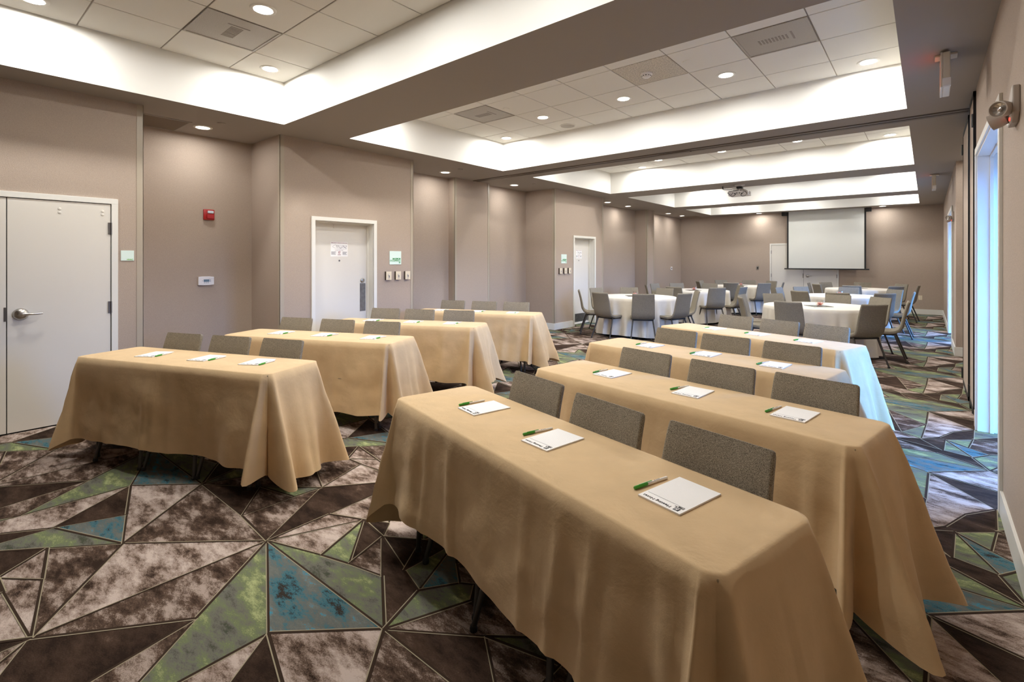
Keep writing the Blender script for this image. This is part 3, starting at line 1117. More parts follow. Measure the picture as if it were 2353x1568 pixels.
# ------------------------------------------------------------------ emergency twin-head lights
for X0, Y0, Z0, lb in ((XW, 3.5, 2.245, 'grey twin-head emergency light beside the nearer bright opening'), (XW + .005, 11.25, 2.235, 'grey twin-head emergency light beside the farther bright opening')):
    e_ = thing('emergency_light', lb, 'light', (X0, Y0, Z0), 0, 'twin-head emergency lights')
    k = MB()
    k.prism([(-.15, .085), (-.10, .085), (.11, .0), (.13, -.04), (.03, -.085), (-.09, -.085), (-.15, -.045)], 0, -.028, 0)
    k.build('housing', M['grey_lamp'], e_, bevel=.006)
    for cx, cy, cz, ax in ((-.062, -.13, -.02, Vector((-.55, -.80, -.12))), (-.066, .0, -.045, Vector((-.85, .25, -.30)))):
        ax.normalize()
        hd = MB()
        prof = [(0.015, -.034), (.034, -.03), (.040, .0), (.040, .030), (.035, .031), (.030, .014), (.012, .006), (0.0, .006)]
        hd.lathe(prof, (0, 0, 0), 20, 2, cap=False)
        ho = hd.build('lamp_head', M['grey_lamp'], e_, smooth=40)
        ho.location = (cx, cy, cz)
        ho.rotation_euler = ax.to_track_quat('Z', 'Y').to_euler()
        bl_ = MB().lathe([(.030, .0145), (.025, .012), (.012, .007), (.010, .018), (0, .021)], (0, 0, 0), 18, 2, cap=False).build('reflector', M['reflector'], ho, smooth=40)
        k = MB()
        k.tube([(-.02, cy * .8, cz), (cx * .8, cy, cz)], .016, 10)
        k.build('swivel_arm', M['grey_lamp'], e_, smooth=50)
    MB().lathe([(.009, 0), (.009, -.003), (0, -.004)], (-.0285, -.06, -.06), 12, 0, cap=False).build('indicator', M['red_led'], e_)

# ------------------------------------------------------------------ wall fittings on the left
fa = thing('fire_alarm', 'red fire alarm strobe on the recessed taupe wall', 'alarm', (-6.93, 2.317, 2.068))
k = MB()
k.prism([(-.062, -.066), (.062, -.066), (.062, .066), (-.062, .066)], 0, 0, .03)
k.build('body', M['red'], fa, bevel=.008, smooth=40)
MB().box(.03, .045, -.028, .052, -.05, .012).build('sounder', M['red'], fa, bevel=.005)
MB().box(.03, .052, -.022, .046, .016, .05).build('strobe', M['strobe'], fa, bevel=.006)
th = thing('thermostat', 'white thermostat with a small screen below the red alarm', 'thermostat', (-6.93, 2.285, 1.239))
k = MB()
k.prism([(-.088, -.05), (-.04, -.055), (.04, -.055), (.088, -.05), (.088, .05), (.04, .055), (-.04, .055), (-.088, .05)], 0, 0, .028)
k.build('case', M['white_plastic'], th, bevel=.004)
MB().box(.028, .0295, -.03, .034, -.012, .018).build('display', M['lcd'], th)
k = MB()
for yy in (-.02, .0, .02):
    k.box(.028, .031, yy - .006, yy + .006, -.027, -.021)
k.box(.028, .031, .042, .05, .006, .014)
k.box(.028, .031, .042, .05, -.01, -.002)
k.box(.028, .031, -.046, -.04, -.003, .005)
k.build('button', M['lcd'], th)
MB().box(.028, .031, .028, .086, .028, .05).build('flap', M['white_plastic'], th, bevel=.002)

for yc, lb, x in ((17.05, 'small white thermostat on the far recessed bay by the far left corner', -6.95),):
    th2 = thing('thermostat', lb, 'thermostat', (x, yc, 1.225))
    MB().box(0, .025, -.07, .07, -.06, .06).build('case', M['white_plastic'], th2, bevel=.004)
    MB().box(.025, .027, -.025, .03, -.02, .02).build('display', M['black'], th2)

sg = thing('room_sign', 'small pale mint sign reading HVAC beside the double doors', 'sign', (XA, 1.30, 1.54))
MB().box(0, .006, -.052, .052, -.05, .05).build('plaque', M['sign'], sg, bevel=.001)
tm = text_mesh('sign_text', 'HVAC', .0185, 'RIGHT', .0006)
tm.materials.append(M['hvac_green'])
o = link('sign_text', tm, sg, (.0066, .045, -.044))
o.rotation_euler = (PI / 2, 0, PI / 2)
for x, yc, lb in ((XB, 4.564, 'pale mint maximum occupancy sign beside the nearer wall door'), (XD, 9.122, 'pale mint maximum occupancy sign beside the farther wall door')):
    sg = thing('room_sign', lb, 'sign', (x, yc, 1.535), 0, 'maximum occupancy signs')
    MB().box(0, .007, -.105, .105, -.10, .10).build('plaque', M['sign'], sg, bevel=.001)
    tm = text_mesh('sign_text', 'MAXIMUM\nOCCUPANCY\n87', .034, 'RIGHT', .0009, .88)
    tm.materials.append(M['sign_green'])
    o = link('sign_text', tm, sg, (.0076, .093, -.026))
    o.rotation_euler = (PI / 2, 0, PI / 2)


def dimmer(x, yc, lb, hw=.046):
    d_ = thing('dimmer_switch', lb, 'switch', (x, yc, 1.27), 0, 'almond dimmer switches')
    MB().box(0, .030, -hw, hw, -.062, .062).build('backbox', M['brown_side'], d_)
    MB().box(.030, .036, -hw, hw, -.062, .062).build('faceplate', M['almond'], d_, bevel=.0015)
    MB().box(.036, .0375, -.018, .018, -.033, .033).build('slider_bay', M['cream'], d_)
    MB().box(.0375, .039, .0, .012, -.03, .012).build('slider_slot', M['grey_ink'], d_)
    MB().box(.0375, .046, -.014, .016, .004, .016).build('slider_knob', M['cream'], d_, bevel=.001)
    MB().box(.036, .0372, -.018, .018, -.048, -.044).build('legend_mark', M['grey_ink'], d_)


for x, yc, lb in ((XB, 4.425, 'almond dimmer switch by the nearer wall door, closest to the door'), (XB, 4.598, 'almond dimmer switch by the nearer wall door, middle one'), (XB, 4.772, 'almond dimmer switch by the nearer wall door, closest to the corner'),
                  (XD, 8.962, 'almond dimmer switch by the farther wall door, closest to the column edge'), (XD, 9.146, 'almond dimmer switch by the farther wall door, middle one'), (XD, 9.32, 'almond dimmer switch by the farther wall door, closest to the door')):
    dimmer(x, yc, lb)

op = thing('outlet', 'almond power outlet low on the far wall at the right', 'outlet', (-.144, YF, .46))
MB().box(-.04, .04, -.006, 0, -.06, .06).build('faceplate', M['almond'], op, bevel=.001)
MB().box(-.018, .018, -.008, -.006, .008, .038).build('socket', M['cream'], op)
MB().box(-.018, .018, -.008, -.006, -.038, -.008).build('socket', M['cream'], op)
op = thing('outlet', 'almond power outlet low on the far left bay beyond the thin column', 'outlet', (-6.95, 15.73, .49))
MB().box(0, .006, -.04, .04, -.06, .06).build('faceplate', M['almond'], op, bevel=.001)
MB().box(.006, .008, -.018, .018, .008, .038).build('socket', M['cream'], op)
MB().box(.006, .008, -.018, .018, -.038, -.008).build('socket', M['cream'], op)
op = thing('wall_switch', 'small steel switch plate on the far wall left of the doors', 'switch', (-4.34, YF, 1.256))
MB().box(-.04, .04, -.006, 0, -.06, .06).build('faceplate', M['steel'], op, bevel=.001)
MB().box(-.016, .016, -.012, -.006, -.03, .03).build('rocker', M['black'], op)

# ------------------------------------------------------------------ projection screen and projector
ps = thing('projection_screen', 'pulled-down projection screen with black borders before the far doors', 'screen', (-2.395, 17.74, 0))
k = MB()
k.box(-.985, .985, -.002, .002, 1.255, ZS - .002)
k.build('screen_fabric', M['screen'], ps)
k = MB()
for a, b2 in ((-1.03, -.985), (.985, 1.03)):
    k.box(a, b2, -.0025, .0025, 1.255, ZS - .002)
k.build('side_border', M['black'], ps)
k = MB()
k.prism([(-.018, 1.222), (.018, 1.222), (.018, 1.248), (.008, 1.262), (-.008, 1.262), (-.018, 1.248)], 0, -1.105, 1.105)
k.build('bottom_bar', M['black'], ps)
for a, b2 in ((-1.175, -1.03), (1.03, 1.155)):
    MB().box(a, b2, -.06, .06, 2.93, ZS).build('end_bracket', M['black'], ps, bevel=.003)
MB().box(-1.03, 1.03, .004, .07, 2.95, ZS).build('roller_case', M['soffit'], ps)

pj = thing('projector', 'white ceiling projector with looped black cables', 'projector', (-2.95, 10.80, ZS))
MB().lathe([(.10, 0), (.10, -.006), (.03, -.02), (.026, -.03)], n=24).build('ceiling_plate', M['white_plastic'], pj, smooth=40)
MB().lathe([(.022, -.02), (.022, -.10)], n=14).build('pole', M['white_plastic'], pj, smooth=40)
MB().box(-.055, .055, -.05, .05, -.075, -.035).build('joint', M['black'], pj, bevel=.006)
k = MB()
for a in (-.1, .1):
    for c_ in (-.07, .07):
        k.tube([(0, 0, -.09), (a, c_, -.10), (a * 1.1, c_ * 1.1, -.135)], .007, 6)
k.build('spider_bracket', M['grey_lamp'], pj, smooth=40)
k = MB()
k.prism([(-.19, -.225), (.19, -.225), (.19, -.15), (.17, -.132), (-.17, -.132), (-.19, -.15)], 1, -.13, .13)
k.build('body', M['white_plastic'], pj, bevel=.008)
k = MB()
for xx, zz, s in ((-.10, -.17, .011), (-.06, -.185, .013), (-.02, -.165, .009), (-.02, -.187, .009), (.03, -.178, .012), (.075, -.19, .014), (.1, -.175, .009), (-.12, -.195, .010)):
    k.box(xx - s, xx + s, -.132, -.13, zz - s * .7, zz + s * .7)
k.build('socket_panel', M['black'], pj)
MB().box(.187, .192, -.06, .06, -.205, -.145).build('side_vent', M['vent'], pj)
for pts in ([(-.33, -.02, -.0), (-.33, -.02, -.04), (-.30, -.03, -.075), (-.2, -.05, -.085), (-.1, -.05, -.075), (-.03, -.04, -.06)],
            [(0, -.06, -.11), (-.1, -.10, -.12), (-.17, -.14, -.13), (-.19, -.16, -.165), (-.14, -.16, -.215), (-.10, -.16, -.24), (-.06, -.15, -.225), (-.04, -.135, -.19)],
            [(.02, -.06, -.11), (.08, -.12, -.135), (.15, -.15, -.16), (.18, -.165, -.20), (.15, -.165, -.245), (.09, -.16, -.25), (.06, -.15, -.225), (.075, -.134, -.195)]):
    MB().tube(pts, .006, 6).build('cable', M['black'], pj, smooth=60)
MB().lathe([(.012, 0), (.012, -.04), (.006, -.06)], (-.33, -.02, 0), 10).build('cable_plug', M['black'], pj, smooth=40)

# ------------------------------------------------------------------ chair prototype (faces +Y)


def chair_parts():
    prof = [(.228, .436, .030), (.222, .446, .036), (.19, .456, .042), (.12, .460, .046), (.02, .455, .048), (-.08, .450, .048), (-.145, .456, .046), (-.192, .478, .042),
            (-.218, .515, .038), (-.232, .56, .034), (-.247, .64, .030), (-.263, .72, .029), (-.283, .80, .028), (-.297, .850, .028), (-.3035, .870, .028), (-.3075, .883, .026), (-.309, .888, .018)]
    wid = [.40, .42, .43, .435, .435, .43, .425, .42, .418, .415, .41, .405, .398, .394, .391, .386, .372]
    k = MB()
    ring = []
    n_ = len(prof)
    for i, (y, z, th_) in enumerate(prof):
        y0, z0, _ = prof[max(i - 1, 0)]
        y1, z1, _ = prof[min(i + 1, n_ - 1)]
        d_ = Vector((y1 - y0, z1 - z0)).normalized()
        nn = Vector((d_.y, -d_.x))        # points up on the seat? flipped below
        if nn.y < 0 and i < 7:
            nn = -nn
        if i >= 7 and nn.x < 0:
            nn = -nn
        hw = wid[i] / 2
        rr = min(th_ * .42, .014)
        sec = []
        for sx, st in ((1, 0), (1, -1), (-1, -1), (-1, 0)):
            for q in range(4):
                a = (PI / 2) * q / 3
                # corner roundings: walk (1,0)->(1,-1)->(-1,-1)->(-1,0)
                pass
        # rounded rectangle in (x, t): t from 0 (front face) to -th (rear face)
        pts = []
        for cx, ct, a0 in ((hw - rr, -rr, 0), (-hw + rr, -rr, PI / 2), (-hw + rr, -th_ + rr, PI), (hw - rr, -th_ + rr, 3 * PI / 2)):
            for q in range(4):
                a = a0 + (PI / 2) * q / 3
                pts.append((cx + rr * math.cos(a), ct + rr * math.sin(a)))
            if a0 in (0, PI):
                for q in (1, 2, 3):
                    xx = (hw - rr) * (1 - q / 2) * (1 if a0 == 0 else -1)
                    pts.append((xx, 0 if a0 == 0 else -th_))
        for x, tt in pts:
            curve = 0.016 * (x / .2) ** 2 * (1 if i > 8 else (max(0, i - 5) / 3 if i > 5 else 0))
            tt2 = tt + curve
            sag = -0.010 * (1 - (x / .22) ** 2) if 1 < i < 7 else 0
            k.v.append((x, y + nn.x * tt2, z + nn.y * tt2 + sag))
            k.mi = k.mi
        ring.append(len(pts))
    m_ = ring[0]
    for i in range(n_ - 1):
        for q in range(m_):
            q2 = (q + 1) % m_
            k.f.append((i * m_ + q, i * m_ + q2, (i + 1) * m_ + q2, (i + 1) * m_ + q))
            k.mi.append(0)
    k.f.append(tuple(range(m_))[::-1])
    k.mi.append(0)
    k.f.append(tuple(range((n_ - 1) * m_, n_ * m_)))
    k.mi.append(0)
    shell = k.mesh('seat_shell', M['tweed'], 60)
    uf = MB()
    uf.box(-.185, .185, -.165, -.125, .385, .41)
    uf.box(-.185, .185, .115, .155, .385, .41)
    uf.box(-.19, -.16, -.165, .155, .385, .408)
    uf.box(.16, .19, -.165, .155, .385, .408)
    uf.box(-.17, .17, -.12, .11, .397, .409)
    under = uf.mesh('under_frame', M['black'], False, .003)
    legs = []
    for sx in (-1, 1):
        for top, foot in (((sx * .178, .135, .40), (sx * .235, .215, .012)), ((sx * .178, -.145, .40), (sx * .225, -.285, .012))):
            lg = MB()
            lg.tube([top, tuple(a + (b2 - a) * .5 for a, b2 in zip(top, foot)), foot], [.0145, .0135, .0115], 10)
            ft = MB()
            ft.lathe([(.016, 0.0), (.0165, .012), (.013, .022)], (foot[0], foot[1], 0), 12)
            legs.append((lg.mesh('leg', M['leg'], 50), ft.mesh('foot', M['black'], 50)))
    return shell, under, legs


SHELL, UNDER, LEGS = chair_parts()


def make_chair(label, group, loc, rz):
    root = thing('upholstered_chair', label, 'chair', loc, rz, group)
    link('seat_shell', SHELL, root)
    link('under_frame', UNDER, root)
    for lg, ft in LEGS:
        l_ = link('leg', lg, root)
        link('foot', ft, l_)
    return root


CH0 = None


def place_chair(label, group, x, y, rz):
    global CH0
    if CH0 is None:
        CH0 = make_chair(label, group, (x, y, 0), rz)
        return CH0
    return dup(CH0, (x, y, 0), rz, label, group)


# ------------------------------------------------------------------ training tables


def rect_cloth(seed, z_long=.20, z_end=.10, z_cor=.05, flare_r=.10, flare_l=.07, fold=.15):
    """linen draped over a 1.84 x .46 top at z = .762; local frame of the table"""
    rr = random.Random(seed)
    a, b2, r_ = .925, .238, .055
    ztop = .7655
    per = []        # (x, y, nx, ny, zone, q): zone 0 long, 1 end; q = fold coordinate
    NC = 30

    def side(p, q, n_, nrm, zone):
        for i in range(n_):
            tt = i / n_
            per.append((p[0] + (q[0] - p[0]) * tt, p[1] + (q[1] - p[1]) * tt, nrm[0], nrm[1]))

    def arc(cx, cy, a0):
        for i in range(NC):
            an = a0 + PI / 2 * i / NC
            per.append((cx + r_ * math.cos(an), cy + r_ * math.sin(an), math.cos(an), math.sin(an)))
    side((-a + r_, -b2), (a - r_, -b2), 70, (0, -1), 0)
    arc(a - r_, -b2 + r_, -PI / 2)
    side((a, -b2 + r_), (a, b2 - r_), 22, (1, 0), 1)
    arc(a - r_, b2 - r_, 0)
    side((a - r_, b2), (-a + r_, b2), 70, (0, 1), 0)
    arc(-a + r_, b2 - r_, PI / 2)
    side((-a, b2 - r_), (-a, -b2 + r_), 22, (-1, 0), 1)
    arc(-a + r_, -b2 + r_, PI)
    corners = {}
    for sx in (-1, 1):
        for sy in (-1, 1):
            corners[(sx, sy)] = [(.12 + rr.uniform(-.05, .05), .10, .85 + rr.uniform(-.15, .15), rr.uniform(-.02, .03)),
                                 (.80 + rr.uniform(-.06, .06), .14, 1.0 + rr.uniform(-.15, .15), rr.uniform(-.03, .01)),
                                 (1.30 + rr.uniform(-.1, .1), .12, .30 + rr.uniform(-.1, .15), .03), (-.30 + rr.uniform(-.08, .05), .10, .16 + rr.uniform(-.05, .1), .05)]
    creases = [(rr.uniform(-.8, .8), rr.choice((-1, 1)), rr.uniform(.018, .04), rr.uniform(.006, .018), rr.uniform(-.05, .05)) for _ in range(11)]
    nP = len(per)
    NT = 16
    rows = []
    wav = [(rr.uniform(3.5, 8), rr.uniform(0, 6.28), rr.uniform(.006, .013)) for _ in range(3)]
    # fold coordinate: q<0 on the long side, 0..1 over the arc, >1 on the end
    info = []
    for x, y, nx, ny in per:
        sx = 1 if x >= 0 else -1
        sy = 1 if y >= 0 else -1
        ang = math.atan2(abs(nx), abs(ny)) / (PI / 2)      # 0 on long side, 1 on end
        if ang < 1e-6:
            q = -max(0, (a - r_) - abs(x)) / .75
        elif ang > 1 - 1e-6:
            q = 1 + max(0, (b2 - r_) - abs(y)) / .55
        else:
            q = ang
        info.append((sx, sy, ang, q))
    for j in range(NT + 1):
        tt = j / NT
        row = []
        for (x, y, nx, ny), (sx, sy, ang, q) in zip(per, info):
            F = sum(h_ * math.exp(-((q - c_) / s_) ** 2) for c_, s_, h_, _z in corners[(sx, sy)])
            if ang < .01:
                base_c = sum(h_ * math.exp(-((x - c_ - lean * tt) / s_) ** 2) for c_, sd_, s_, h_, lean in creases if sd_ == sy) * min(1, tt * 2.5)
            else:
                base_c = 0
            fend = flare_r if sx > 0 else flare_l
            base = .010 + base_c + (.018 * (1 - ang) + fend * ang) * tt
            wv = sum(am * math.sin(fr * (x if ang < .5 else y * 3) + ph) for fr, ph, am in wav) * tt * (1 - .5 * ang)
            nz = noise.noise(Vector((x * 3.2 + seed, y * 3.2, tt * 2.4))) * .016 + noise.noise(Vector((x * 9 + seed, y * 9, tt * 7))) * .006
            inner = -.085 * math.exp(-((q - .45) / .15) ** 2) - .03 * math.exp(-((q - 1.08) / .08) ** 2)
            off = base + wv + nz * min(1, tt * 3) + (F * fold + inner) * tt ** 1.05
            cw = math.exp(-((q - .5) / .42) ** 4)
            zh = (z_long * (1 - ang) + z_end * ang) * (1 - cw) + (z_cor + .05 * (1 - ang) + .04 * (1 - min(1, F))) * cw
            zh += .008 * math.sin(x * 5 + seed) + .006 * math.sin(y * 9 + x * 11)
            zh = max(zh, .018)
            if j == 0:
                px_, py_, pz = x - nx * .012, y - ny * .012, ztop
            elif j == 1:
                px_, py_, pz = x + nx * .002, y + ny * .002, ztop - .004
            else:
                t2 = (j - 1) / (NT - 1)
                px_, py_ = x + nx * (off * t2 / max(tt, 1e-4) + .006), y + ny * (off * t2 / max(tt, 1e-4) + .006)
                pz = ztop - .012 - (ztop - .012 - zh) * t2 ** 1.0
            row.append((px_, py_, pz))
        rows.append(row)
    k = MB()
    vs = [p for row in rows for p in row]
    fs = []
    for j in range(NT):
        for i in range(nP):
            i2 = (i + 1) % nP
            fs.append((j * nP + i, (j + 1) * nP + i, (j + 1) * nP + i2, j * nP + i2))
    fs.append(tuple(range(nP)))
    k.add(vs, fs)
    return k.mesh('tablecloth', M['cloth_tan'], 75)


tt_top = MB().box(-.914, .914, -.226, .226, .735, .758).mesh('tabletop', M['tan_wood'], False, .004)
tl = []
for sx in (-1, 1):
    for sy in (-1, 1):
        q = MB()
        q.tube([(sx * .78, sy * .12, .735), (sx * .78, sy * .155, .35), (sx * .78, sy * .17, .02)], .013, 8)
        q.lathe([(.016, 0), (.016, .02)], (sx * .78, sy * .17, 0), 10)
        tl.append(q.mesh('leg', M['leg'], 50))
tb_ = MB().tube([(-.78, 0, .68), (.78, 0, .68)], .010, 8).mesh('stretcher', M['leg'], 50)

pad_me = MB().box(-.074, .074, -.105, .105, 0, .005).mesh('pad', M['ruled'])
pad_head = text_mesh('heading', 'Meeting Notes', .0165)
pad_head.materials.append(M['ink'])
pad_small = text_mesh('small_print', 'Holiday Inn\n& Suites', .0062, 'LEFT', .0001)
pad_small.materials.append(M['ink'])
k = MB()
k.box(-.0085, .0085, -.0085, .0085, 0, .0004)
k.add([(-.0045, -.006, .0006), (-.0022, -.006, .0006), (.0008, .006, .0006), (-.0015, .006, .0006)], [(0, 1, 2, 3)], 1)
k.add([(.0012, -.006, .0006), (.0035, -.006, .0006), (.0065, .006, .0006), (.0042, .006, .0006)], [(0, 1, 2, 3)], 1)
k.add([(-.004, -.0012, .0006), (.005, .0, .0006), (.0052, .0018, .0006), (-.0034, .0008, .0006)], [(0, 1, 2, 3)], 1)
pad_logo = k.mesh('logo', [M['ink'], M['paper']])
pad_rule = MB().box(-.066, .066, -.0004, .0004, 0, .0003).mesh('rule_line', M['grey_ink'])
pen_body = MB().lathe([(.0035, .046), (.0045, .048), (.0045, .147), (.0038, .150), (0, .150)], (0, 0, .0047), 12, 1).mesh('barrel', M['pen_white'], 50)
k = MB().lathe([(0, 0), (.0042, 0), (.0055, .003), (.0058, .045), (.0052, .056), (.0046, .058)], (0, 0, .0058), 12, 1)
k.box(-.0012, .0012, .02, .078, .0105, .0125)
pen_cap = k.mesh('cap', M['pen_green'], 50)
k = MB()
for q in range(6):
    k.box(-.002, .002, .098 + q * .003, .0995 + q * .003, .0091, .0093)
k.box(-.0022, .0022, .09, .094, .0089, .0093)
pen_print = k.mesh('pen_print', M['grey_ink'])

# table: name, centre, yaw, chairs (u, w of the back's top edge), pads (u, w, turn), pens (u, w of cap end, turn), cloth arguments
TABLES = [
    ('frontmost', 'right', (-1.198, 1.611), -14.0, [(-.43, .335), (.09, .29), (.59, .31)], [(-.485, .04, 0), (.038, .03, 4), (.625, .037, 0)], [(-.59, -.041, 0), (-.072, -.036, -4), (.518, -.045, -4)],
     dict(seed=11, z_long=.255, z_end=.09, z_cor=.045, flare_r=.13, flare_l=.07, fold=.13)),
    ('second', 'right', (-1.07, 2.712), -10.4, [(-.435, .32), (.10, .31), (.58, .33)], [(-.48, .03, 0), (.085, .02, 5), (.60, .03, 2)], [(-.571, -.05, 2), (-.022, -.033, -9), (.498, -.045, -4)],
     dict(seed=23, z_long=.22, z_end=.08, z_cor=.045, flare_r=.12, flare_l=.07, fold=.13)),
    ('third', 'right', (-1.354, 3.863), -9.4, [(-.38, .31), (.08, .28), (.565, .27)], [(-.462, .04, 0), (.046, .035, 3), (.556, .02, 4)], [(-.562, -.02, 0), (-.045, -.05, -6), (.462, -.06, -8)],
     dict(seed=31, z_long=.20, z_end=.09, z_cor=.04, flare_r=.14, flare_l=.07, fold=.14)),
    ('rearmost', 'right', (-1.34, 5.25), -17.6, [(-.385, .37), (.095, .36), (.55, .33)], [(-.433, .05, 0), (.052, .05, 2), (.546, .03, 3)], [(-.505, -.01, -6), (-.052, -.01, -4), (.45, -.045, -6)],
     dict(seed=47, z_long=.20, z_end=.12, z_cor=.05, flare_r=.11, flare_l=.06, fold=.10)),
    ('frontmost', 'left', (-4.156, 1.298), 21.1, [(-.47, .29), (.03, .30), (.525, .31)], [(-.43, .01, 14), (.085, .03, 6), (.552, .042, 10)], [(-.329, -.056, 10), (.184, -.04, 2), (.655, -.043, 4)],
     dict(seed=53, z_long=.175, z_end=.07, z_cor=.045, flare_r=.12, flare_l=.11, fold=.13)),
    ('second', 'left', (-4.526, 2.47), 23.1, [(-.50, .30), (.02, .29), (.555, .27)], [(-.472, .03, 8), (.035, .03, 8), (.585, .02, 8)], [(-.385, -.03, -4), (.132, -.034, -6), (.662, -.035, -6)],
     dict(seed=67, z_long=.14, z_end=.12, z_cor=.08, flare_r=.10, flare_l=.08, fold=.12)),
    ('third', 'left', (-4.699, 3.672), 25.0, [(-.45, .33), (.02, .32), (.545, .32)], [(-.49, .05, 8), (.05, .04, 6), (.546, .04, 8)], [(-.397, .0, -4), (.143, -.02, -4), (.62, -.01, -4)],
     dict(seed=71, z_long=.17, z_end=.14, z_cor=.04, flare_r=.11, flare_l=.08, fold=.13)),
    ('rearmost', 'left', (-4.929, 5.069), 21.7, [(-.51, .34), (.02, .32), (.505, .34)], [(-.58, .03, 6), (.018, .04, 6), (.55, .02, 6)], [(-.48, -.02, 0), (.10, -.02, 0), (.60, -.05, 0)],
     dict(seed=83, z_long=.17, z_end=.15, z_cor=.05, flare_r=.12, flare_l=.08, fold=.12)),
]
SEAT = ['left', 'middle', 'right']
for nm, row, (cx, cy), yaw, chairs, pads, pens, ck in TABLES:
    ry = math.radians(yaw)
    ca, sa = math.cos(ry), math.sin(ry)

    def loc(u, w_, z=0):
        return (cx + u * ca - w_ * sa, cy + u * sa + w_ * ca, z)
    where = '%s table of the %s row' % (nm, row)
    tb = thing('folding_table', 'narrow folding table hidden under the tan cloth, %s' % where, 'table', (cx, cy, 0), ry, 'narrow tables under tan cloths')
    link('tabletop', tt_top, tb)
    for q in tl:
        link('leg', q, tb)
    link('stretcher', tb_, tb)
    tag(link('tablecloth', rect_cloth(**ck), None, (cx, cy, 0), ry), 'tan cloth hanging in corner folds over the %s' % where, 'tablecloth', 'tan tablecloths')
    for i, (u, wt_) in enumerate(chairs):
        p = loc(u, wt_ - .307)
        place_chair('grey tweed chair behind the %s, %s seat' % (where, SEAT[i]), 'chairs behind the %s' % where, p[0], p[1], ry + PI + math.radians(random.uniform(-1.5, 1.5)))
    for i, (u, w_, rt) in enumerate(pads):
        p = loc(u, w_, .766)
        pd = thing('notepad', 'white ruled notepad on the %s, %s place' % (where, SEAT[i]), 'notepad', p, ry + math.radians(rt), 'notepads on the %s' % where)
        link('pad', pad_me, pd)
        for nm_, me_, lx, ly in (('heading', pad_head, .034, -.085), ('small_print', pad_small, .066, -.073), ('rule_line', pad_rule, 0, -.065)):
            q = link(nm_, me_, pd, (lx, ly, .0054))
            q.rotation_euler = (0, 0, PI)
        q = link('logo', pad_logo, pd, (.053, -.088, .0051))
        q.rotation_euler = (0, 0, PI)
    for i, (u, w_, rt) in enumerate(pens):
        p = loc(u, w_, .766)
        pn = thing('pen', 'white pen with green cap on the %s, %s place' % (where, SEAT[i]), 'pen', p, ry + math.radians(rt), 'pens on the %s' % where)
        link('barrel', pen_body, pn)
        link('cap', pen_cap, pn)
        link('pen_print', pen_print, pn)

# ------------------------------------------------------------------ round banquet tables


def round_cloth(seed):
    rr = random.Random(seed)
    n_, NT, R = 220, 16, .775
    zt = .7655
    ridges = []
    a = rr.uniform(0, .4)
    while a < 2 * PI:
        ridges.append((a, rr.uniform(.045, .085), rr.uniform(.45, 1.0)))
        a += rr.uniform(.20, .42)
    k = MB()
    vs, fs = [], []
    for j in range(NT + 1):
        for i in range(n_):
            an = 2 * PI * i / n_
            if j == 0:
                rad, z = R - .012, zt
            elif j == 1:
                rad, z = R + .002, zt - .004
            else:
                tt = (j - 1) / (NT - 1)
                F = 0
                for c_, s_, h_ in ridges:
                    d_ = (an - c_ + PI) % (2 * PI) - PI
                    F += h_ * math.exp(-(d_ / s_) ** 2)
                rad = R + .008 - tt * .005 + .115 * tt ** .9 * F - .035 * tt * math.exp(-F * 3) + .006 * noise.noise(Vector((math.cos(an) * 5, math.sin(an) * 5, tt * 3 + seed)))
                z = zt - .01 - tt * (zt - .045 + .02 * math.sin(an * 3 + seed) - .02 * min(1, F))
                z = max(z, .012)
            vs.append((rad * math.cos(an), rad * math.sin(an), z))
    for j in range(NT):
        for i in range(n_):
            i2 = (i + 1) % n_
            fs.append((j * n_ + i, (j + 1) * n_ + i, (j + 1) * n_ + i2, j * n_ + i2))
    fs.append(tuple(range(n_)))
    k.add(vs, fs)
    return k.mesh('round_tablecloth', M['cloth_white'], 75)


rt_top = MB().lathe([(.755, .735), (.762, .745), (.755, .758)], n=48).mesh('tabletop', M['tan_wood'], 40)
rt_legs = []
for q in range(4):
    a = PI / 4 + q * PI / 2
    rt_legs.append(MB().tube([(.42 * math.cos(a), .42 * math.sin(a), .735), (.5 * math.cos(a), .5 * math.sin(a), 0.0)], .015, 8).mesh('leg', M['leg'], 50))
cl_me = [round_cloth(s_) for s_ in (3, 9, 14)]
bowl_me = MB().lathe([(.0, .004), (.038, .004), (.058, .022), (.064, .05), (.056, .078), (.044, .092), (.047, .096), (.059, .08), (.067, .05), (.061, .02), (.04, .0), (0, 0)], n=26, cap=False).mesh('glass', M['glass'], 60)
rr = random.Random(8)
k = MB()
for q in range(46):
    zz = .010 + rr.random() * .042
    mxr = .036 + .30 * (zz - .010) if zz < .05 else .048
    a, rad = rr.random() * 6.28, mxr * math.sqrt(rr.random()) * .86
    x_, y_ = rad * math.cos(a), rad * math.sin(a)
    s_ = .010
    rot = Matrix.Rotation(rr.random() * 6, 3, Vector((rr.random(), rr.random(), rr.random() + .1)).normalized())
    vs = [rot @ Vector(v) + Vector((x_, y_, zz)) for v in ((s_, 0, 0), (-s_, 0, 0), (0, s_, 0), (0, -s_, 0), (0, 0, s_ * .7), (0, 0, -s_ * .7))]
    k.add(vs, [(0, 2, 4), (2, 1, 4), (1, 3, 4), (3, 0, 4), (2, 0, 5), (1, 2, 5), (3, 1, 5), (0, 3, 5)])
candy_me = k.mesh('candy', M['candy'])
ctr_me = MB().box(-.15, .15, -.15, .15, 0, .005).mesh('mirror_mat', M['mirror'], False, .001)

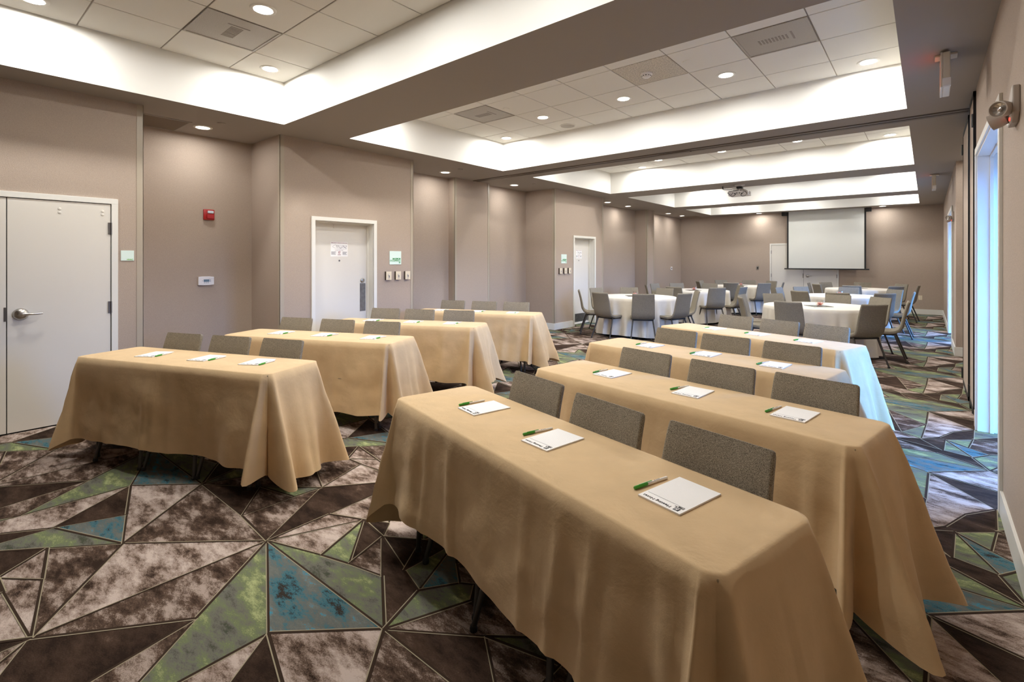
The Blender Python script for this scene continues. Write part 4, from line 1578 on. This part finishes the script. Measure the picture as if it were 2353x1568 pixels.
ROUND = [
    ('nearest', 'left', (-4.55, 9.38), [(-5.54, 8.77), (-5.67, 9.68), (-4.76, 8.27), (-3.92, 8.41), (-3.42, 9.08), (-5.2, 10.31), (-4.42, 10.56), (-3.55, 10.05)]),
    ('middle', 'left', (-4.40, 12.33), [(-5.43, 11.72), (-5.56, 12.52), (-5.2, 13.15), (-4.44, 13.49), (-3.54, 13.02), (-3.6, 11.45), (-4.5, 11.18), (-3.25, 12.25)]),
    ('rearmost', 'left', (-4.2, 15.4), [(-5.2, 14.75), (-5.33, 15.4), (-5.0, 16.2), (-4.22, 16.5), (-3.55, 16.35), (-3.1, 15.6), (-3.38, 14.7), (-4.17, 14.35)]),
    ('nearest', 'right', (-1.36, 9.32), [(-1.58, 8.22), (-2.19, 10.10), (-2.55, 9.45), (-2.38, 8.75), (-.56, 8.43), (-1.22, 10.42), (-.56, 10.10), (-.21, 9.40)]),
    ('middle', 'right', (-1.37, 12.3), [(-1.97, 11.28), (-1.30, 11.10), (-2.25, 13.18), (-1.36, 13.55), (-.57, 11.42), (-.50, 13.10), (-.19, 12.25), (-2.58, 12.45)]),
    ('rearmost', 'right', (-1.33, 15.7), [(-2.2, 14.95), (-2.21, 16.45), (-1.36, 16.87), (-1.42, 14.55), (-.56, 14.85), (-.49, 16.4), (-.15, 15.6), (-2.5, 15.7)]),
]
BOWL = {('nearest', 'left'): (-.05, .03), ('nearest', 'right'): (.05, -.12), ('middle', 'left'): (.0, -.1), ('rearmost', 'left'): (.0, .1), ('middle', 'right'): (-.05, .2), ('rearmost', 'right'): (-.05, .2)}
SIDES = ['near side', 'near right side', 'right side', 'far right side', 'far side', 'far left side', 'left side', 'near left side']
for ti, (nm, col, (cx, cy), tops) in enumerate(ROUND):
    where = '%s %s-hand white round table' % (nm, col)
    tb = thing('round_table', 'folding round table hidden under the white cloth, %s of the %s column' % (nm, col), 'table', (cx, cy, 0), .3 * ti, 'round tables under white cloths')
    link('tabletop', rt_top, tb)
    for q in rt_legs:
        link('leg', q, tb)
    tag(link('round_tablecloth', cl_me[ti % 3], None, (cx, cy, 0), 1.1 * ti), 'white floor-length cloth over the %s round table of the %s column' % (nm, col), 'tablecloth', 'white round tablecloths')
    bx, by = BOWL[(nm, col)]
    tag(link('mirror_mat', ctr_me, None, (cx + bx - .02, cy + by, .766), .7), 'dark square mirror mat under the candy bowl, %s' % where, 'mat', 'mirror mats on the round tables')
    bo = thing('candy_bowl', 'round glass bowl of peach candies on the %s' % where, 'bowl', (cx + bx, cy + by, .7715), 0, 'candy bowls on the round tables')
    link('glass', bowl_me, bo)
    cd = link('candy', candy_me, bo)
    cd['kind'] = 'stuff'
    # order the chairs round the table as the viewer sees them
    fwd = math.atan2(cy, cx)
    angs = []
    for (x, y) in tops:
        a = (math.atan2(y - cy, x - cx) - (fwd + PI)) % (2 * PI)
        angs.append((a, x, y))
    best = None
    srt = sorted(angs)
    for sh in range(8):
        cost = sum(abs(((a - (i + sh) * PI / 4 + PI) % (2 * PI)) - PI) for i, (a, _, _) in enumerate(srt))
        if best is None or cost < best[0]:
            best = (cost, sh)
    for i, (a, x, y) in enumerate(srt):
        d_ = Vector((cx - x, cy - y)).normalized()
        px_, py_ = x + d_.x * .307, y + d_.y * .307
        rz = math.atan2(d_.y, d_.x) - PI / 2 + math.radians(random.uniform(-5, 5))
        place_chair('grey tweed chair, %s of the %s' % (SIDES[(i + best[1]) % 8], where), 'chairs around the %s' % where, px_, py_, rz)
